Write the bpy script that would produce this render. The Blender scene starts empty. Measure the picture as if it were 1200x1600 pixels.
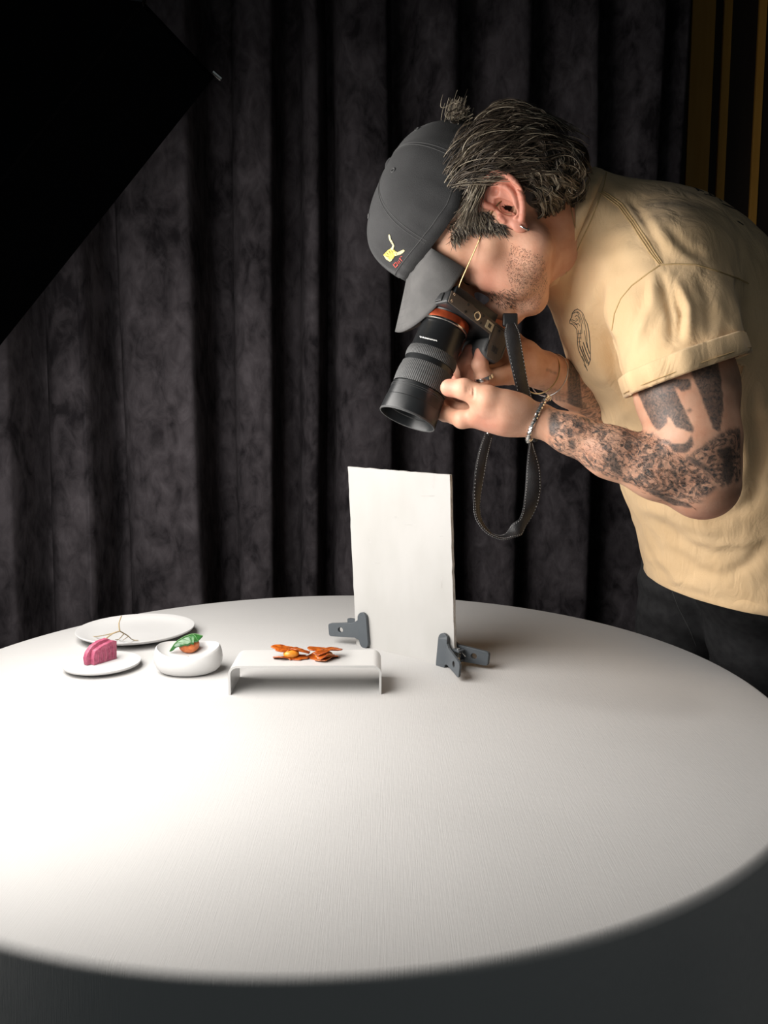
import bpy, bmesh, math, random
import numpy as np
from mathutils import Vector, Matrix
from mathutils.bvhtree import BVHTree
random.seed(7); rng = np.random.default_rng(7)
SC = bpy.context.scene
COL = SC.collection

# ------------------------------------------------------------------ camera, world, light, exposure
FPX, PITCH, CAMZ = 1250.0, math.radians(6.5), 1.13
CAM = np.array([0.0, 0.0, CAMZ])
FWD = np.array([0, math.cos(PITCH), -math.sin(PITCH)])
UPV = np.array([0, math.sin(PITCH), math.cos(PITCH)])
RGT = np.array([1.0, 0, 0])
cd = bpy.data.cameras.new('camera'); cam = bpy.data.objects.new('camera', cd); COL.objects.link(cam)
cd.sensor_fit = 'VERTICAL'; cd.sensor_height = 36.0; cd.sensor_width = 27.0; cd.lens = FPX*36.0/1600.0
cd.clip_start = 0.02
cam.location = CAM; cam.rotation_euler = (math.pi/2-PITCH, 0, 0)
SC.camera = cam
w = bpy.data.worlds.new('world'); SC.world = w; w.use_nodes = True
w.node_tree.nodes['Background'].inputs['Color'].default_value = (0.84, 0.96, 1.0, 1)
w.node_tree.nodes['Background'].inputs['Strength'].default_value = 0.10
SC.view_settings.view_transform = 'Standard'; SC.view_settings.look = 'None'
SC.view_settings.gamma = 1.0; SC.view_settings.use_curve_mapping = False
SC.view_settings.exposure = 0.0
LIGHT_STRENGTH = 10.5          # of the softbox diffuser, built below

# added spot, no lamp seen there: brightens table parts the softbox leaves dim
sd = bpy.data.lights.new('added_table_spot', 'SPOT'); so_ = bpy.data.objects.new('added_table_spot', sd); COL.objects.link(so_)
sd.energy = 21; sd.spot_size = math.radians(36); sd.spot_blend = 1.0; sd.shadow_soft_size = .12; sd.color = (1.0, .97, .93)
so_.location = (.44, .66, 2.35); so_.rotation_euler = (math.radians(2), math.radians(0), 0)

# ------------------------------------------------------------------ points from the view (every point gets a real depth)
def W(u, v, d):
    return CAM + d*(FWD + (u-600)/FPX*RGT - (v-800)/FPX*UPV)
def ray(u, v):
    r = FWD + (u-600)/FPX*RGT - (v-800)/FPX*UPV
    return r/np.linalg.norm(r)
TZ = 0.75
def T(u, v, z=TZ):
    r = ray(u, v); return CAM + r*((z-CAMZ)/r[2])
def plane_pt(u, v, p0, n):
    r = ray(u, v); return CAM + r*(np.dot(p0-CAM, n)/np.dot(r, n))
def idir(x, y):
    return x*RGT - y*UPV
def unit(v):
    v = np.asarray(v, float); return v/np.linalg.norm(v)
def project(P):
    q = np.asarray(P)-CAM; zc = q@FWD
    return 600+FPX*(q@RGT)/zc, 800-FPX*(q@UPV)/zc

# ------------------------------------------------------------------ materials
def mat(name, col, rough=0.6, metal=0.0, noise=None, col2=None, bump=0.0, bscale=200.0, spec=0.5, sheen=0.0,
        stretch=(1, 1, 1), sss=0.0, emit=None, trans=0.0, detail=4.0, nr=(0.35, 0.65), coat=0.0):
    m = bpy.data.materials.new(name); m.use_nodes = True
    nt = m.node_tree; N = nt.nodes; L = nt.links; b = N['Principled BSDF']
    b.inputs['Base Color'].default_value = (*col, 1); b.inputs['Roughness'].default_value = rough
    b.inputs['Metallic'].default_value = metal; b.inputs['Specular IOR Level'].default_value = spec
    if sheen: b.inputs['Sheen Weight'].default_value = sheen; b.inputs['Sheen Roughness'].default_value = 0.5
    if sss:
        b.inputs['Subsurface Weight'].default_value = sss
        b.inputs['Subsurface Radius'].default_value = (0.012, 0.005, 0.003); b.inputs['Subsurface Scale'].default_value = 0.6
    if coat: b.inputs['Coat Weight'].default_value = coat
    if trans: b.inputs['Transmission Weight'].default_value = trans
    if emit: b.inputs['Emission Color'].default_value = (*emit[0], 1); b.inputs['Emission Strength'].default_value = emit[1]
    tc = N.new('ShaderNodeTexCoord'); mp = N.new('ShaderNodeMapping'); L.new(tc.outputs['Object'], mp.inputs['Vector'])
    mp.inputs['Scale'].default_value = stretch
    if noise:
        n = N.new('ShaderNodeTexNoise'); n.inputs['Scale'].default_value = noise; n.inputs['Detail'].default_value = detail
        L.new(mp.outputs['Vector'], n.inputs['Vector'])
        r = N.new('ShaderNodeValToRGB'); r.color_ramp.elements[0].position = nr[0]; r.color_ramp.elements[1].position = nr[1]
        r.color_ramp.elements[0].color = (*col, 1); r.color_ramp.elements[1].color = (*(col2 or col), 1)
        L.new(n.outputs['Fac'], r.inputs['Fac']); L.new(r.outputs['Color'], b.inputs['Base Color'])
    if bump:
        n2 = N.new('ShaderNodeTexNoise'); n2.inputs['Scale'].default_value = bscale; n2.inputs['Detail'].default_value = 5
        L.new(mp.outputs['Vector'], n2.inputs['Vector'])
        bp = N.new('ShaderNodeBump'); bp.inputs['Strength'].default_value = bump; bp.inputs['Distance'].default_value = 0.002
        L.new(n2.outputs['Fac'], bp.inputs['Height']); L.new(bp.outputs['Normal'], b.inputs['Normal'])
    return m
M = {}
M['black_plastic'] = mat('black_plastic', (0.012, 0.013, 0.014), 0.42, noise=60, col2=(0.02, 0.02, 0.021))
M['lens_black'] = mat('lens_black', (0.010, 0.011, 0.012), 0.33, noise=50, col2=(0.014, 0.015, 0.016))
M['rubber'] = mat('ribbed_rubber', (0.055, 0.056, 0.057), 0.55, noise=80, col2=(0.07, 0.07, 0.07))
M['magnesium'] = mat('camera_base_coating', (0.075, 0.056, 0.042), 0.55, bump=0.2, bscale=1200, noise=40, col2=(0.088, 0.066, 0.05))
M['chrome'] = mat('silver_metal', (0.75, 0.73, 0.70), 0.22, 1.0, noise=90, col2=(0.65, 0.63, 0.6))
M['gold'] = mat('gold_metal', (0.52, 0.37, 0.18), 0.32, 1.0, noise=90, col2=(0.45, 0.32, 0.16))
M['copper'] = mat('orange_mount_ring', (0.42, 0.075, 0.022), 0.3, 0.6, noise=60, col2=(0.22, 0.035, 0.014))
M['glass'] = mat('lens_glass', (0.02, 0.02, 0.03), 0.05, noise=20, col2=(0.015, 0.02, 0.03), coat=1.0)
M['sticker'] = mat('cream_sticker', (0.55, 0.48, 0.33), 0.6, noise=300, col2=(0.45, 0.38, 0.25))
M['white_print'] = mat('white_print', (0.7, 0.7, 0.68), 0.6)
M['strap'] = mat('black_strap_leather', (0.014, 0.014, 0.015), 0.48, bump=0.35, bscale=900, noise=90, col2=(0.022, 0.022, 0.024))
M['thread'] = mat('pale_thread', (0.4, 0.4, 0.4), 0.8)
M['china'] = mat('white_porcelain', (0.51, 0.505, 0.50), 0.38, noise=6, col2=(0.535, 0.53, 0.525), spec=0.4)
M['acrylic'] = mat('white_acrylic', (0.50, 0.495, 0.485), 0.3, noise=6, col2=(0.525, 0.52, 0.51))
M['twig'] = mat('twig_bark', (0.22, 0.16, 0.085), 0.8, noise=150, col2=(0.32, 0.25, 0.14), bump=0.3)
M['pink'] = mat('pink_confection', (0.27, 0.045, 0.095), 0.5, noise=160, col2=(0.40, 0.10, 0.16), bump=0.35, bscale=500, sss=0.15)
M['orange_ball'] = mat('orange_fruit_flesh', (0.55, 0.16, 0.04), 0.4, noise=220, col2=(0.40, 0.09, 0.018), bump=0.4, bscale=400, sss=0.1)
M['leaf'] = mat('green_leaf', (0.012, 0.075, 0.014), 0.33, noise=90, col2=(0.030, 0.135, 0.028), coat=0.3)
M['leaf_vein'] = mat('pale_leaf_vein', (0.08, 0.20, 0.06), 0.4, noise=90, col2=(0.1, 0.24, 0.08))
M['crisp'] = mat('amber_crisp', (0.48, 0.115, 0.010), 0.3, noise=160, col2=(0.24, 0.04, 0.004), bump=0.4, bscale=350, sss=0.15, coat=0.4)
M['crisp_fill'] = mat('orange_filling', (0.75, 0.30, 0.03), 0.35, noise=120, col2=(0.6, 0.2, 0.02), sss=0.15)
M['clamp'] = mat('slate_clamp_plastic', (0.060, 0.070, 0.080), 0.5, noise=40, col2=(0.068, 0.078, 0.088), bump=0.1, bscale=1500)
M['board'] = mat('foam_board_face', (0.38, 0.372, 0.356), 0.75, noise=14, col2=(0.42, 0.412, 0.40), bump=0.25, bscale=40, stretch=(1, 1, .4))
M['board_edge'] = mat('foam_board_edge', (0.48, 0.47, 0.45), 0.9, noise=120, col2=(0.68, 0.67, 0.65), bump=0.6, bscale=200)
M['board_back'] = mat('grey_pencil_wear', (0.36, 0.35, 0.335), 0.8, noise=80, col2=(0.42, 0.41, 0.40))
M['shirt'] = mat('tan_cotton_jersey', (0.80, 0.560, 0.315), 0.85, noise=18, col2=(0.84, 0.60, 0.35), bump=0.18, bscale=700, spec=0.2, sheen=0.15)
def crumple(m, scale, dist):
    nt = m.node_tree; N = nt.nodes; L = nt.links; b = N['Principled BSDF']; prev = b.inputs['Normal'].links[0].from_socket
    tc = N.new('ShaderNodeTexCoord'); mp = N.new('ShaderNodeMapping'); mp.inputs['Rotation'].default_value = (.4, .7, .3); mp.inputs['Scale'].default_value = (1, 1, .45); L.new(tc.outputs['Object'], mp.inputs['Vector'])
    n = N.new('ShaderNodeTexNoise'); n.inputs['Scale'].default_value = scale; n.inputs['Detail'].default_value = 3; n.inputs['Distortion'].default_value = 1.4; L.new(mp.outputs['Vector'], n.inputs['Vector'])
    bp = N.new('ShaderNodeBump'); bp.inputs['Strength'].default_value = .5; bp.inputs['Distance'].default_value = dist
    L.new(n.outputs['Fac'], bp.inputs['Height']); L.new(prev, bp.inputs['Normal']); L.new(bp.outputs['Normal'], b.inputs['Normal'])
crumple(M['shirt'], 30, .006)
M['shirt_seam'] = mat('tan_seam_thread', (0.55, 0.38, 0.18), 0.85, noise=300, col2=(0.62, 0.44, 0.22), spec=0.2)
M['ink'] = mat('black_print_ink', (0.05, 0.042, 0.035), 0.8, noise=300, col2=(0.085, 0.07, 0.055))
M['jeans'] = mat('black_denim', (0.030, 0.030, 0.032), 0.85, noise=60, col2=(0.045, 0.045, 0.047), bump=0.4, bscale=900, spec=0.2)
M['shoe'] = mat('black_shoe_leather', (0.02, 0.02, 0.02), 0.5, noise=60, col2=(0.03, 0.03, 0.03))
M['cap'] = mat('washed_black_twill', (0.030, 0.030, 0.031), 0.85, noise=16, col2=(0.045, 0.045, 0.046), bump=0.35, bscale=900, spec=0.25, sheen=0.12)
M['brim'] = mat('lit_brim_twill', (0.085, 0.083, 0.082), 0.85, noise=30, col2=(0.115, 0.112, 0.11), bump=0.3, bscale=1200, spec=0.25)  # lighter than the crown: light on the brim's top is put into the colour
M['cap_stitch'] = mat('cap_stitching', (0.085, 0.085, 0.085), 0.85)
M['yellow'] = mat('yellow_embroidery', (0.72, 0.52, 0.05), 0.7, noise=500, col2=(0.8, 0.66, 0.2))
M['cream'] = mat('cream_embroidery', (0.75, 0.70, 0.42), 0.7, noise=500, col2=(0.7, 0.6, 0.3))
M['red'] = mat('red_embroidery', (0.62, 0.07, 0.06), 0.7, noise=500, col2=(0.7, 0.15, 0.12))
M['hair'] = mat('dark_brown_hair', (0.020, 0.014, 0.010), 0.45, noise=120, col2=(0.045, 0.032, 0.022))
M['hair_grey'] = mat('silver_streaked_hair', (0.44, 0.375, 0.28), 0.38, noise=120, col2=(0.22, 0.18, 0.125))
M['hair_mid'] = mat('brown_hair', (0.070, 0.050, 0.034), 0.42, noise=120, col2=(0.13, 0.098, 0.068))
M['stubble'] = mat('beard_hair', (0.05, 0.035, 0.025), 0.6, noise=150, col2=(0.10, 0.075, 0.055))
M['softbox'] = mat('softbox_black_nylon', (0.004, 0.004, 0.0045), 0.9, noise=40, col2=(0.005, 0.005, 0.0055), spec=0.05)
M['diffuser'] = mat('softbox_diffuser', (0.8, 0.8, 0.8), 0.9, emit=((1.0, 0.965, 0.92), LIGHT_STRENGTH))
M['floor'] = mat('dark_floor', (0.03, 0.028, 0.027), 0.6, noise=8, col2=(0.045, 0.042, 0.04))
M['wall'] = mat('black_painted_wall', (0.010, 0.010, 0.011), 0.9, noise=5, col2=(0.013, 0.013, 0.014))
M['slat'] = mat('honey_oak_slat', (0.70, 0.34, 0.055), 0.55, noise=5, col2=(0.78, 0.40, 0.08), stretch=(6, 6, .5), bump=0.1)
M['slat_dark'] = mat('dark_walnut_panel', (0.022, 0.013, 0.008), 0.6, noise=5, col2=(0.03, 0.018, 0.011), stretch=(6, 6, .5))

def velvet():
    m = mat('charcoal_velvet', (0.052, 0.046, 0.050), 0.9, spec=0.08, bump=0.35, bscale=90)
    nt = m.node_tree; N = nt.nodes; L = nt.links; b = N['Principled BSDF']
    tc = N.new('ShaderNodeTexCoord')
    out = None
    for sc, st, d in ((7, (1, 1, .7), 3), (26, (1, 1, .6), 8)):
        mp = N.new('ShaderNodeMapping'); mp.inputs['Scale'].default_value = st; L.new(tc.outputs['Object'], mp.inputs['Vector'])
        n = N.new('ShaderNodeTexNoise'); n.inputs['Scale'].default_value = sc; n.inputs['Detail'].default_value = d; n.inputs['Roughness'].default_value = .65
        n.inputs['Distortion'].default_value = .6
        L.new(mp.outputs['Vector'], n.inputs['Vector'])
        if out is None: out = n.outputs['Fac']
        else:
            a = N.new('ShaderNodeMath'); a.operation = 'ADD'; L.new(out, a.inputs[0]); L.new(n.outputs['Fac'], a.inputs[1]); out = a.outputs[0]
    r = N.new('ShaderNodeValToRGB'); e = r.color_ramp.elements
    mr = N.new('ShaderNodeMath'); mr.operation = 'MULTIPLY'; mr.inputs[1].default_value = .5; L.new(out, mr.inputs[0])
    e[0].position = .38; e[0].color = (0.016, 0.014, 0.016, 1); e[1].position = .64; e[1].color = (0.086, 0.076, 0.083, 1)
    L.new(mr.outputs[0], r.inputs['Fac']); L.new(r.outputs['Color'], b.inputs['Base Color'])
    return m
M['velvet'] = velvet()

def linen():
    m = mat('white_linen', (0.43, 0.422, 0.414), 0.9, noise=5, col2=(0.45, 0.442, 0.434), spec=0.15, sheen=0.1)
    nt = m.node_tree; N = nt.nodes; L = nt.links; b = N['Principled BSDF']
    tc = N.new('ShaderNodeTexCoord'); prev = None
    for rot, st in ((.5, (900, 22, 60)), (.5+math.pi/2, (900, 30, 60)), (.2, (120, 110, 110))):
        mp = N.new('ShaderNodeMapping'); mp.inputs['Rotation'].default_value = (0, 0, rot); mp.inputs['Scale'].default_value = st
        mp.vector_type = 'TEXTURE' if False else 'POINT'
        L.new(tc.outputs['Object'], mp.inputs['Vector'])
        n = N.new('ShaderNodeTexNoise'); n.inputs['Scale'].default_value = 1.0; n.inputs['Detail'].default_value = 3
        L.new(mp.outputs['Vector'], n.inputs['Vector'])
        if prev is None: prev = n.outputs['Fac']
        else:
            a = N.new('ShaderNodeMath'); a.operation = 'ADD'; L.new(prev, a.inputs[0]); L.new(n.outputs['Fac'], a.inputs[1]); prev = a.outputs[0]
    bp = N.new('ShaderNodeBump'); bp.inputs['Strength'].default_value = .14; bp.inputs['Distance'].default_value = .0012
    L.new(prev, bp.inputs['Height']); L.new(bp.outputs['Normal'], b.inputs['Normal'])
    return m
M['linen'] = linen()

def skin():
    m = mat('skin', (0.52, 0.27, 0.175), 0.5, sss=0.12, bump=0.12, bscale=500, spec=0.4)
    nt = m.node_tree; N = nt.nodes; L = nt.links; b = N['Principled BSDF']
    tc = N.new('ShaderNodeTexCoord')
    n = N.new('ShaderNodeTexNoise'); n.inputs['Scale'].default_value = 45; n.inputs['Detail'].default_value = 5
    L.new(tc.outputs['Object'], n.inputs['Vector'])
    r = N.new('ShaderNodeValToRGB'); r.color_ramp.elements[0].position = .3; r.color_ramp.elements[1].position = .7
    r.color_ramp.elements[0].color = (0.63, 0.32, 0.205, 1); r.color_ramp.elements[1].color = (0.76, 0.445, 0.305, 1)
    L.new(n.outputs['Fac'], r.inputs['Fac'])
    at = N.new('ShaderNodeAttribute'); at.attribute_name = 'skin_mark'      # R solid ink, G patterned ink, B beard / redness
    sp = N.new('ShaderNodeSeparateColor'); L.new(at.outputs['Color'], sp.inputs['Color'])
    # patterned ink: curls and speckles
    n1 = N.new('ShaderNodeTexNoise'); n1.inputs['Scale'].default_value = 70; n1.inputs['Detail'].default_value = 3; n1.inputs['Distortion'].default_value = 2.2
    L.new(tc.outputs['Object'], n1.inputs['Vector'])
    r1 = N.new('ShaderNodeValToRGB'); r1.color_ramp.elements[0].position = .45; r1.color_ramp.elements[1].position = .56
    L.new(n1.outputs['Fac'], r1.inputs['Fac'])
    n2 = N.new('ShaderNodeTexNoise'); n2.inputs['Scale'].default_value = 260; n2.inputs['Detail'].default_value = 4; n2.inputs['Distortion'].default_value = 1.
    L.new(tc.outputs['Object'], n2.inputs['Vector'])
    r2 = N.new('ShaderNodeValToRGB'); r2.color_ramp.elements[0].position = .35; r2.color_ramp.elements[1].position = .65
    L.new(n2.outputs['Fac'], r2.inputs['Fac'])
    ad = N.new('ShaderNodeMath'); ad.operation = 'MULTIPLY_ADD'; ad.inputs[1].default_value = .44
    L.new(r2.outputs['Color'], ad.inputs[0]); 
    hs = N.new('ShaderNodeMath'); hs.operation = 'MULTIPLY'; hs.inputs[1].default_value = .56; L.new(r1.outputs['Color'], hs.inputs[0]); L.new(hs.outputs[0], ad.inputs[2])
    pm = N.new('ShaderNodeMath'); pm.operation = 'MULTIPLY'; L.new(ad.outputs[0], pm.inputs[0]); L.new(sp.outputs['Green'], pm.inputs[1])
    # solid ink with pale scratches
    sm = N.new('ShaderNodeMath'); sm.operation = 'MULTIPLY_ADD'; sm.inputs[1].default_value = -.28; sm.inputs[2].default_value = 1.0; L.new(r2.outputs['Color'], sm.inputs[0])
    so = N.new('ShaderNodeMath'); so.operation = 'MULTIPLY'; L.new(sm.outputs[0], so.inputs[0]); L.new(sp.outputs['Red'], so.inputs[1])
    mx = N.new('ShaderNodeMath'); mx.operation = 'MAXIMUM'; L.new(pm.outputs[0], mx.inputs[0]); L.new(so.outputs[0], mx.inputs[1])
    mx.use_clamp = True
    mb = N.new('ShaderNodeMix'); mb.data_type = 'RGBA'; L.new(sp.outputs['Blue'], mb.inputs[0]); L.new(r.outputs['Color'], mb.inputs[6])
    mb.inputs[7].default_value = (0.60, 0.20, 0.15, 1)
    mi = N.new('ShaderNodeMix'); mi.data_type = 'RGBA'; L.new(mx.outputs[0], mi.inputs[0]); L.new(mb.outputs[2], mi.inputs[6])
    mi.inputs[7].default_value = (0.055, 0.058, 0.058, 1)
    L.new(mi.outputs[2], b.inputs['Base Color'])
    return m
M['skin'] = skin()

# ------------------------------------------------------------------ object helpers
def empty(name, loc, label, cat, group=None):
    o = bpy.data.objects.new(name, None); COL.objects.link(o); o.location = loc; o.empty_display_size = .05
    o['label'] = label; o['category'] = cat
    if group: o['group'] = group
    return o
def child(o, parent):
    """parent a part whose mesh is already in world coordinates"""
    o.parent = parent
    o.matrix_parent_inverse = Matrix.Translation(-Vector(parent.location)) if parent.parent is None and parent.type == 'EMPTY' else Matrix.Identity(4)
def link(name, me, mat_, parent=None, smooth=True):
    for k in (mat_ if isinstance(mat_, (list, tuple)) else [mat_]): me.materials.append(k)
    if smooth and len(me.polygons): me.polygons.foreach_set('use_smooth', [True]*len(me.polygons))
    o = bpy.data.objects.new(name, me); COL.objects.link(o)
    if parent is not None: child(o, parent)
    return o
def mesh_quads(name, V, F):
    V = np.asarray(V, np.float32); F = np.asarray(F, np.int32)
    me = bpy.data.meshes.new(name); me.vertices.add(len(V)); me.vertices.foreach_set('co', V.ravel())
    n = len(F); me.loops.add(F.size); me.loops.foreach_set('vertex_index', F.ravel())
    me.polygons.add(n); me.polygons.foreach_set('loop_start', np.arange(n, dtype=np.int32)*F.shape[1])
    me.update(calc_edges=True); me.validate()
    return me
class MB:
    def __init__(s): s.V = []; s.F = []; s.mi = []; s.cur = 0
    def add(s, V, F):
        o = len(s.V); s.V += [tuple(map(float, v)) for v in V]; s.F += [tuple(int(i)+o for i in f) for f in F]; s.mi += [s.cur]*len(F)
    def grid(s, P, closed_u=False, closed_v=False, flip=False):
        P = np.asarray(P); n, m = P.shape[:2]; F = []
        for i in range(n if closed_u else n-1):
            for j in range(m if closed_v else m-1):
                a, b, c, d = i*m+j, i*m+(j+1) % m, ((i+1) % n)*m+(j+1) % m, ((i+1) % n)*m+j
                F.append((d, c, b, a) if flip else (a, b, c, d))
        s.add(P.reshape(-1, 3), F)
    def tube(s, P, r, n=8, cap=True, flat=None, up=None):
        """tube along P; r scalar or per point; flat = scale across 'up' (ribbon)"""
        P = np.asarray(P, float); k = len(P); r = np.broadcast_to(np.asarray(r, float), (k,))
        t = np.gradient(P, axis=0); t /= np.linalg.norm(t, axis=1)[:, None]+1e-12
        u = np.cross(t[0], [0, 0, 1.0]) if up is None else np.asarray(up, float)
        if np.linalg.norm(u) < 1e-3: u = np.array([1., 0, 0])
        rings = []
        for i in range(k):
            u = u-np.dot(u, t[i])*t[i]; u = unit(u); vv = np.cross(t[i], u)
            a = np.arange(n)/n*2*math.pi
            rings.append(P[i]+r[i]*(np.cos(a)[:, None]*u*(1 if flat is None else flat)+np.sin(a)[:, None]*vv))
        s.grid(rings, closed_v=True)
        if cap:
            o = len(s.V)-k*n
            s.F.append(tuple(range(o, o+n))[::-1]); s.F.append(tuple(range(o+(k-1)*n, o+k*n))); s.mi += [s.cur]*2
    def lathe(s, c, ax, prof, n=48, ref=None, close=True):
        """prof: list of (along, radius)"""
        ax = unit(ax); u = unit(np.cross(ax, ref if ref is not None else ([0, 0, 1] if abs(ax[2]) < .9 else [1, 0, 0]))); v = np.cross(ax, u)
        a = np.arange(n)/n*2*math.pi; ring = np.cos(a)[:, None]*u+np.sin(a)[:, None]*v
        P = [np.asarray(c)+ax*z+ring*r for z, r in prof]
        s.grid(P, closed_v=True, flip=False)
        if close:
            o = len(s.V)-len(prof)*n
            s.F.append(tuple(range(o, o+n))[::-1]); s.F.append(tuple(range(o+(len(prof)-1)*n, o+len(prof)*n))); s.mi += [s.cur]*2
    def prism(s, pts, ext):
        """closed polygon pts (3D) extruded along vector ext"""
        n = len(pts); P = np.asarray(pts, float); e = np.asarray(ext, float)
        F = [tuple(range(n))[::-1], tuple(range(n, 2*n))]+[(i, (i+1) % n, (i+1) % n+n, i+n) for i in range(n)]
        s.add(np.vstack([P, P+e]), F)
    def box(s, c, hx, hy, hz, X=(1, 0, 0), Y=(0, 1, 0), Z=(0, 0, 1)):
        c, X, Y, Z = map(lambda q: np.asarray(q, float), (c, X, Y, Z))
        p = [c-X*hx-Y*hy, c+X*hx-Y*hy, c+X*hx+Y*hy, c-X*hx+Y*hy]
        s.prism([q-Z*hz for q in p], 2*hz*Z)
    def build(s, name, mat_, parent=None, smooth=True, bevel=0, seg=2, angle=40, fix=True):
        me = bpy.data.meshes.new(name); me.from_pydata(s.V, [], s.F)
        if isinstance(mat_, (list, tuple)): me.polygons.foreach_set('material_index', s.mi)
        if fix:
            bm = bmesh.new(); bm.from_mesh(me); bmesh.ops.recalc_face_normals(bm, faces=bm.faces); bm.to_mesh(me); bm.free()
        o = link(name, me, mat_, parent, smooth)
        if bevel:
            b = o.modifiers.new('bevel', 'BEVEL'); b.width = bevel; b.segments = seg; b.limit_method = 'ANGLE'; b.angle_limit = math.radians(30)
        if smooth:
            me.set_sharp_from_angle(angle=math.radians(angle)) if not bevel else None
        return o
def spline(P, n=8):
    """Catmull-Rom through points"""
    P = np.asarray(P, float); Q = np.vstack([2*P[0]-P[1], P, 2*P[-1]-P[-2]]); out = []
    for i in range(len(P)-1):
        p0, p1, p2, p3 = Q[i:i+4]
        for t in np.arange(n)/n:
            out.append(.5*((2*p1)+(-p0+p2)*t+(2*p0-5*p1+4*p2-p3)*t*t+(-p0+3*p1-3*p2+p3)*t**3))
    out.append(P[-1]); return np.array(out)
def structure(o): o['kind'] = 'structure'; return o
def tag(o, label, cat, group=None):
    o['label'] = label; o['category'] = cat
    if group: o['group'] = group
    return o
def lab(o, label): o['label'] = label; return o

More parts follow.
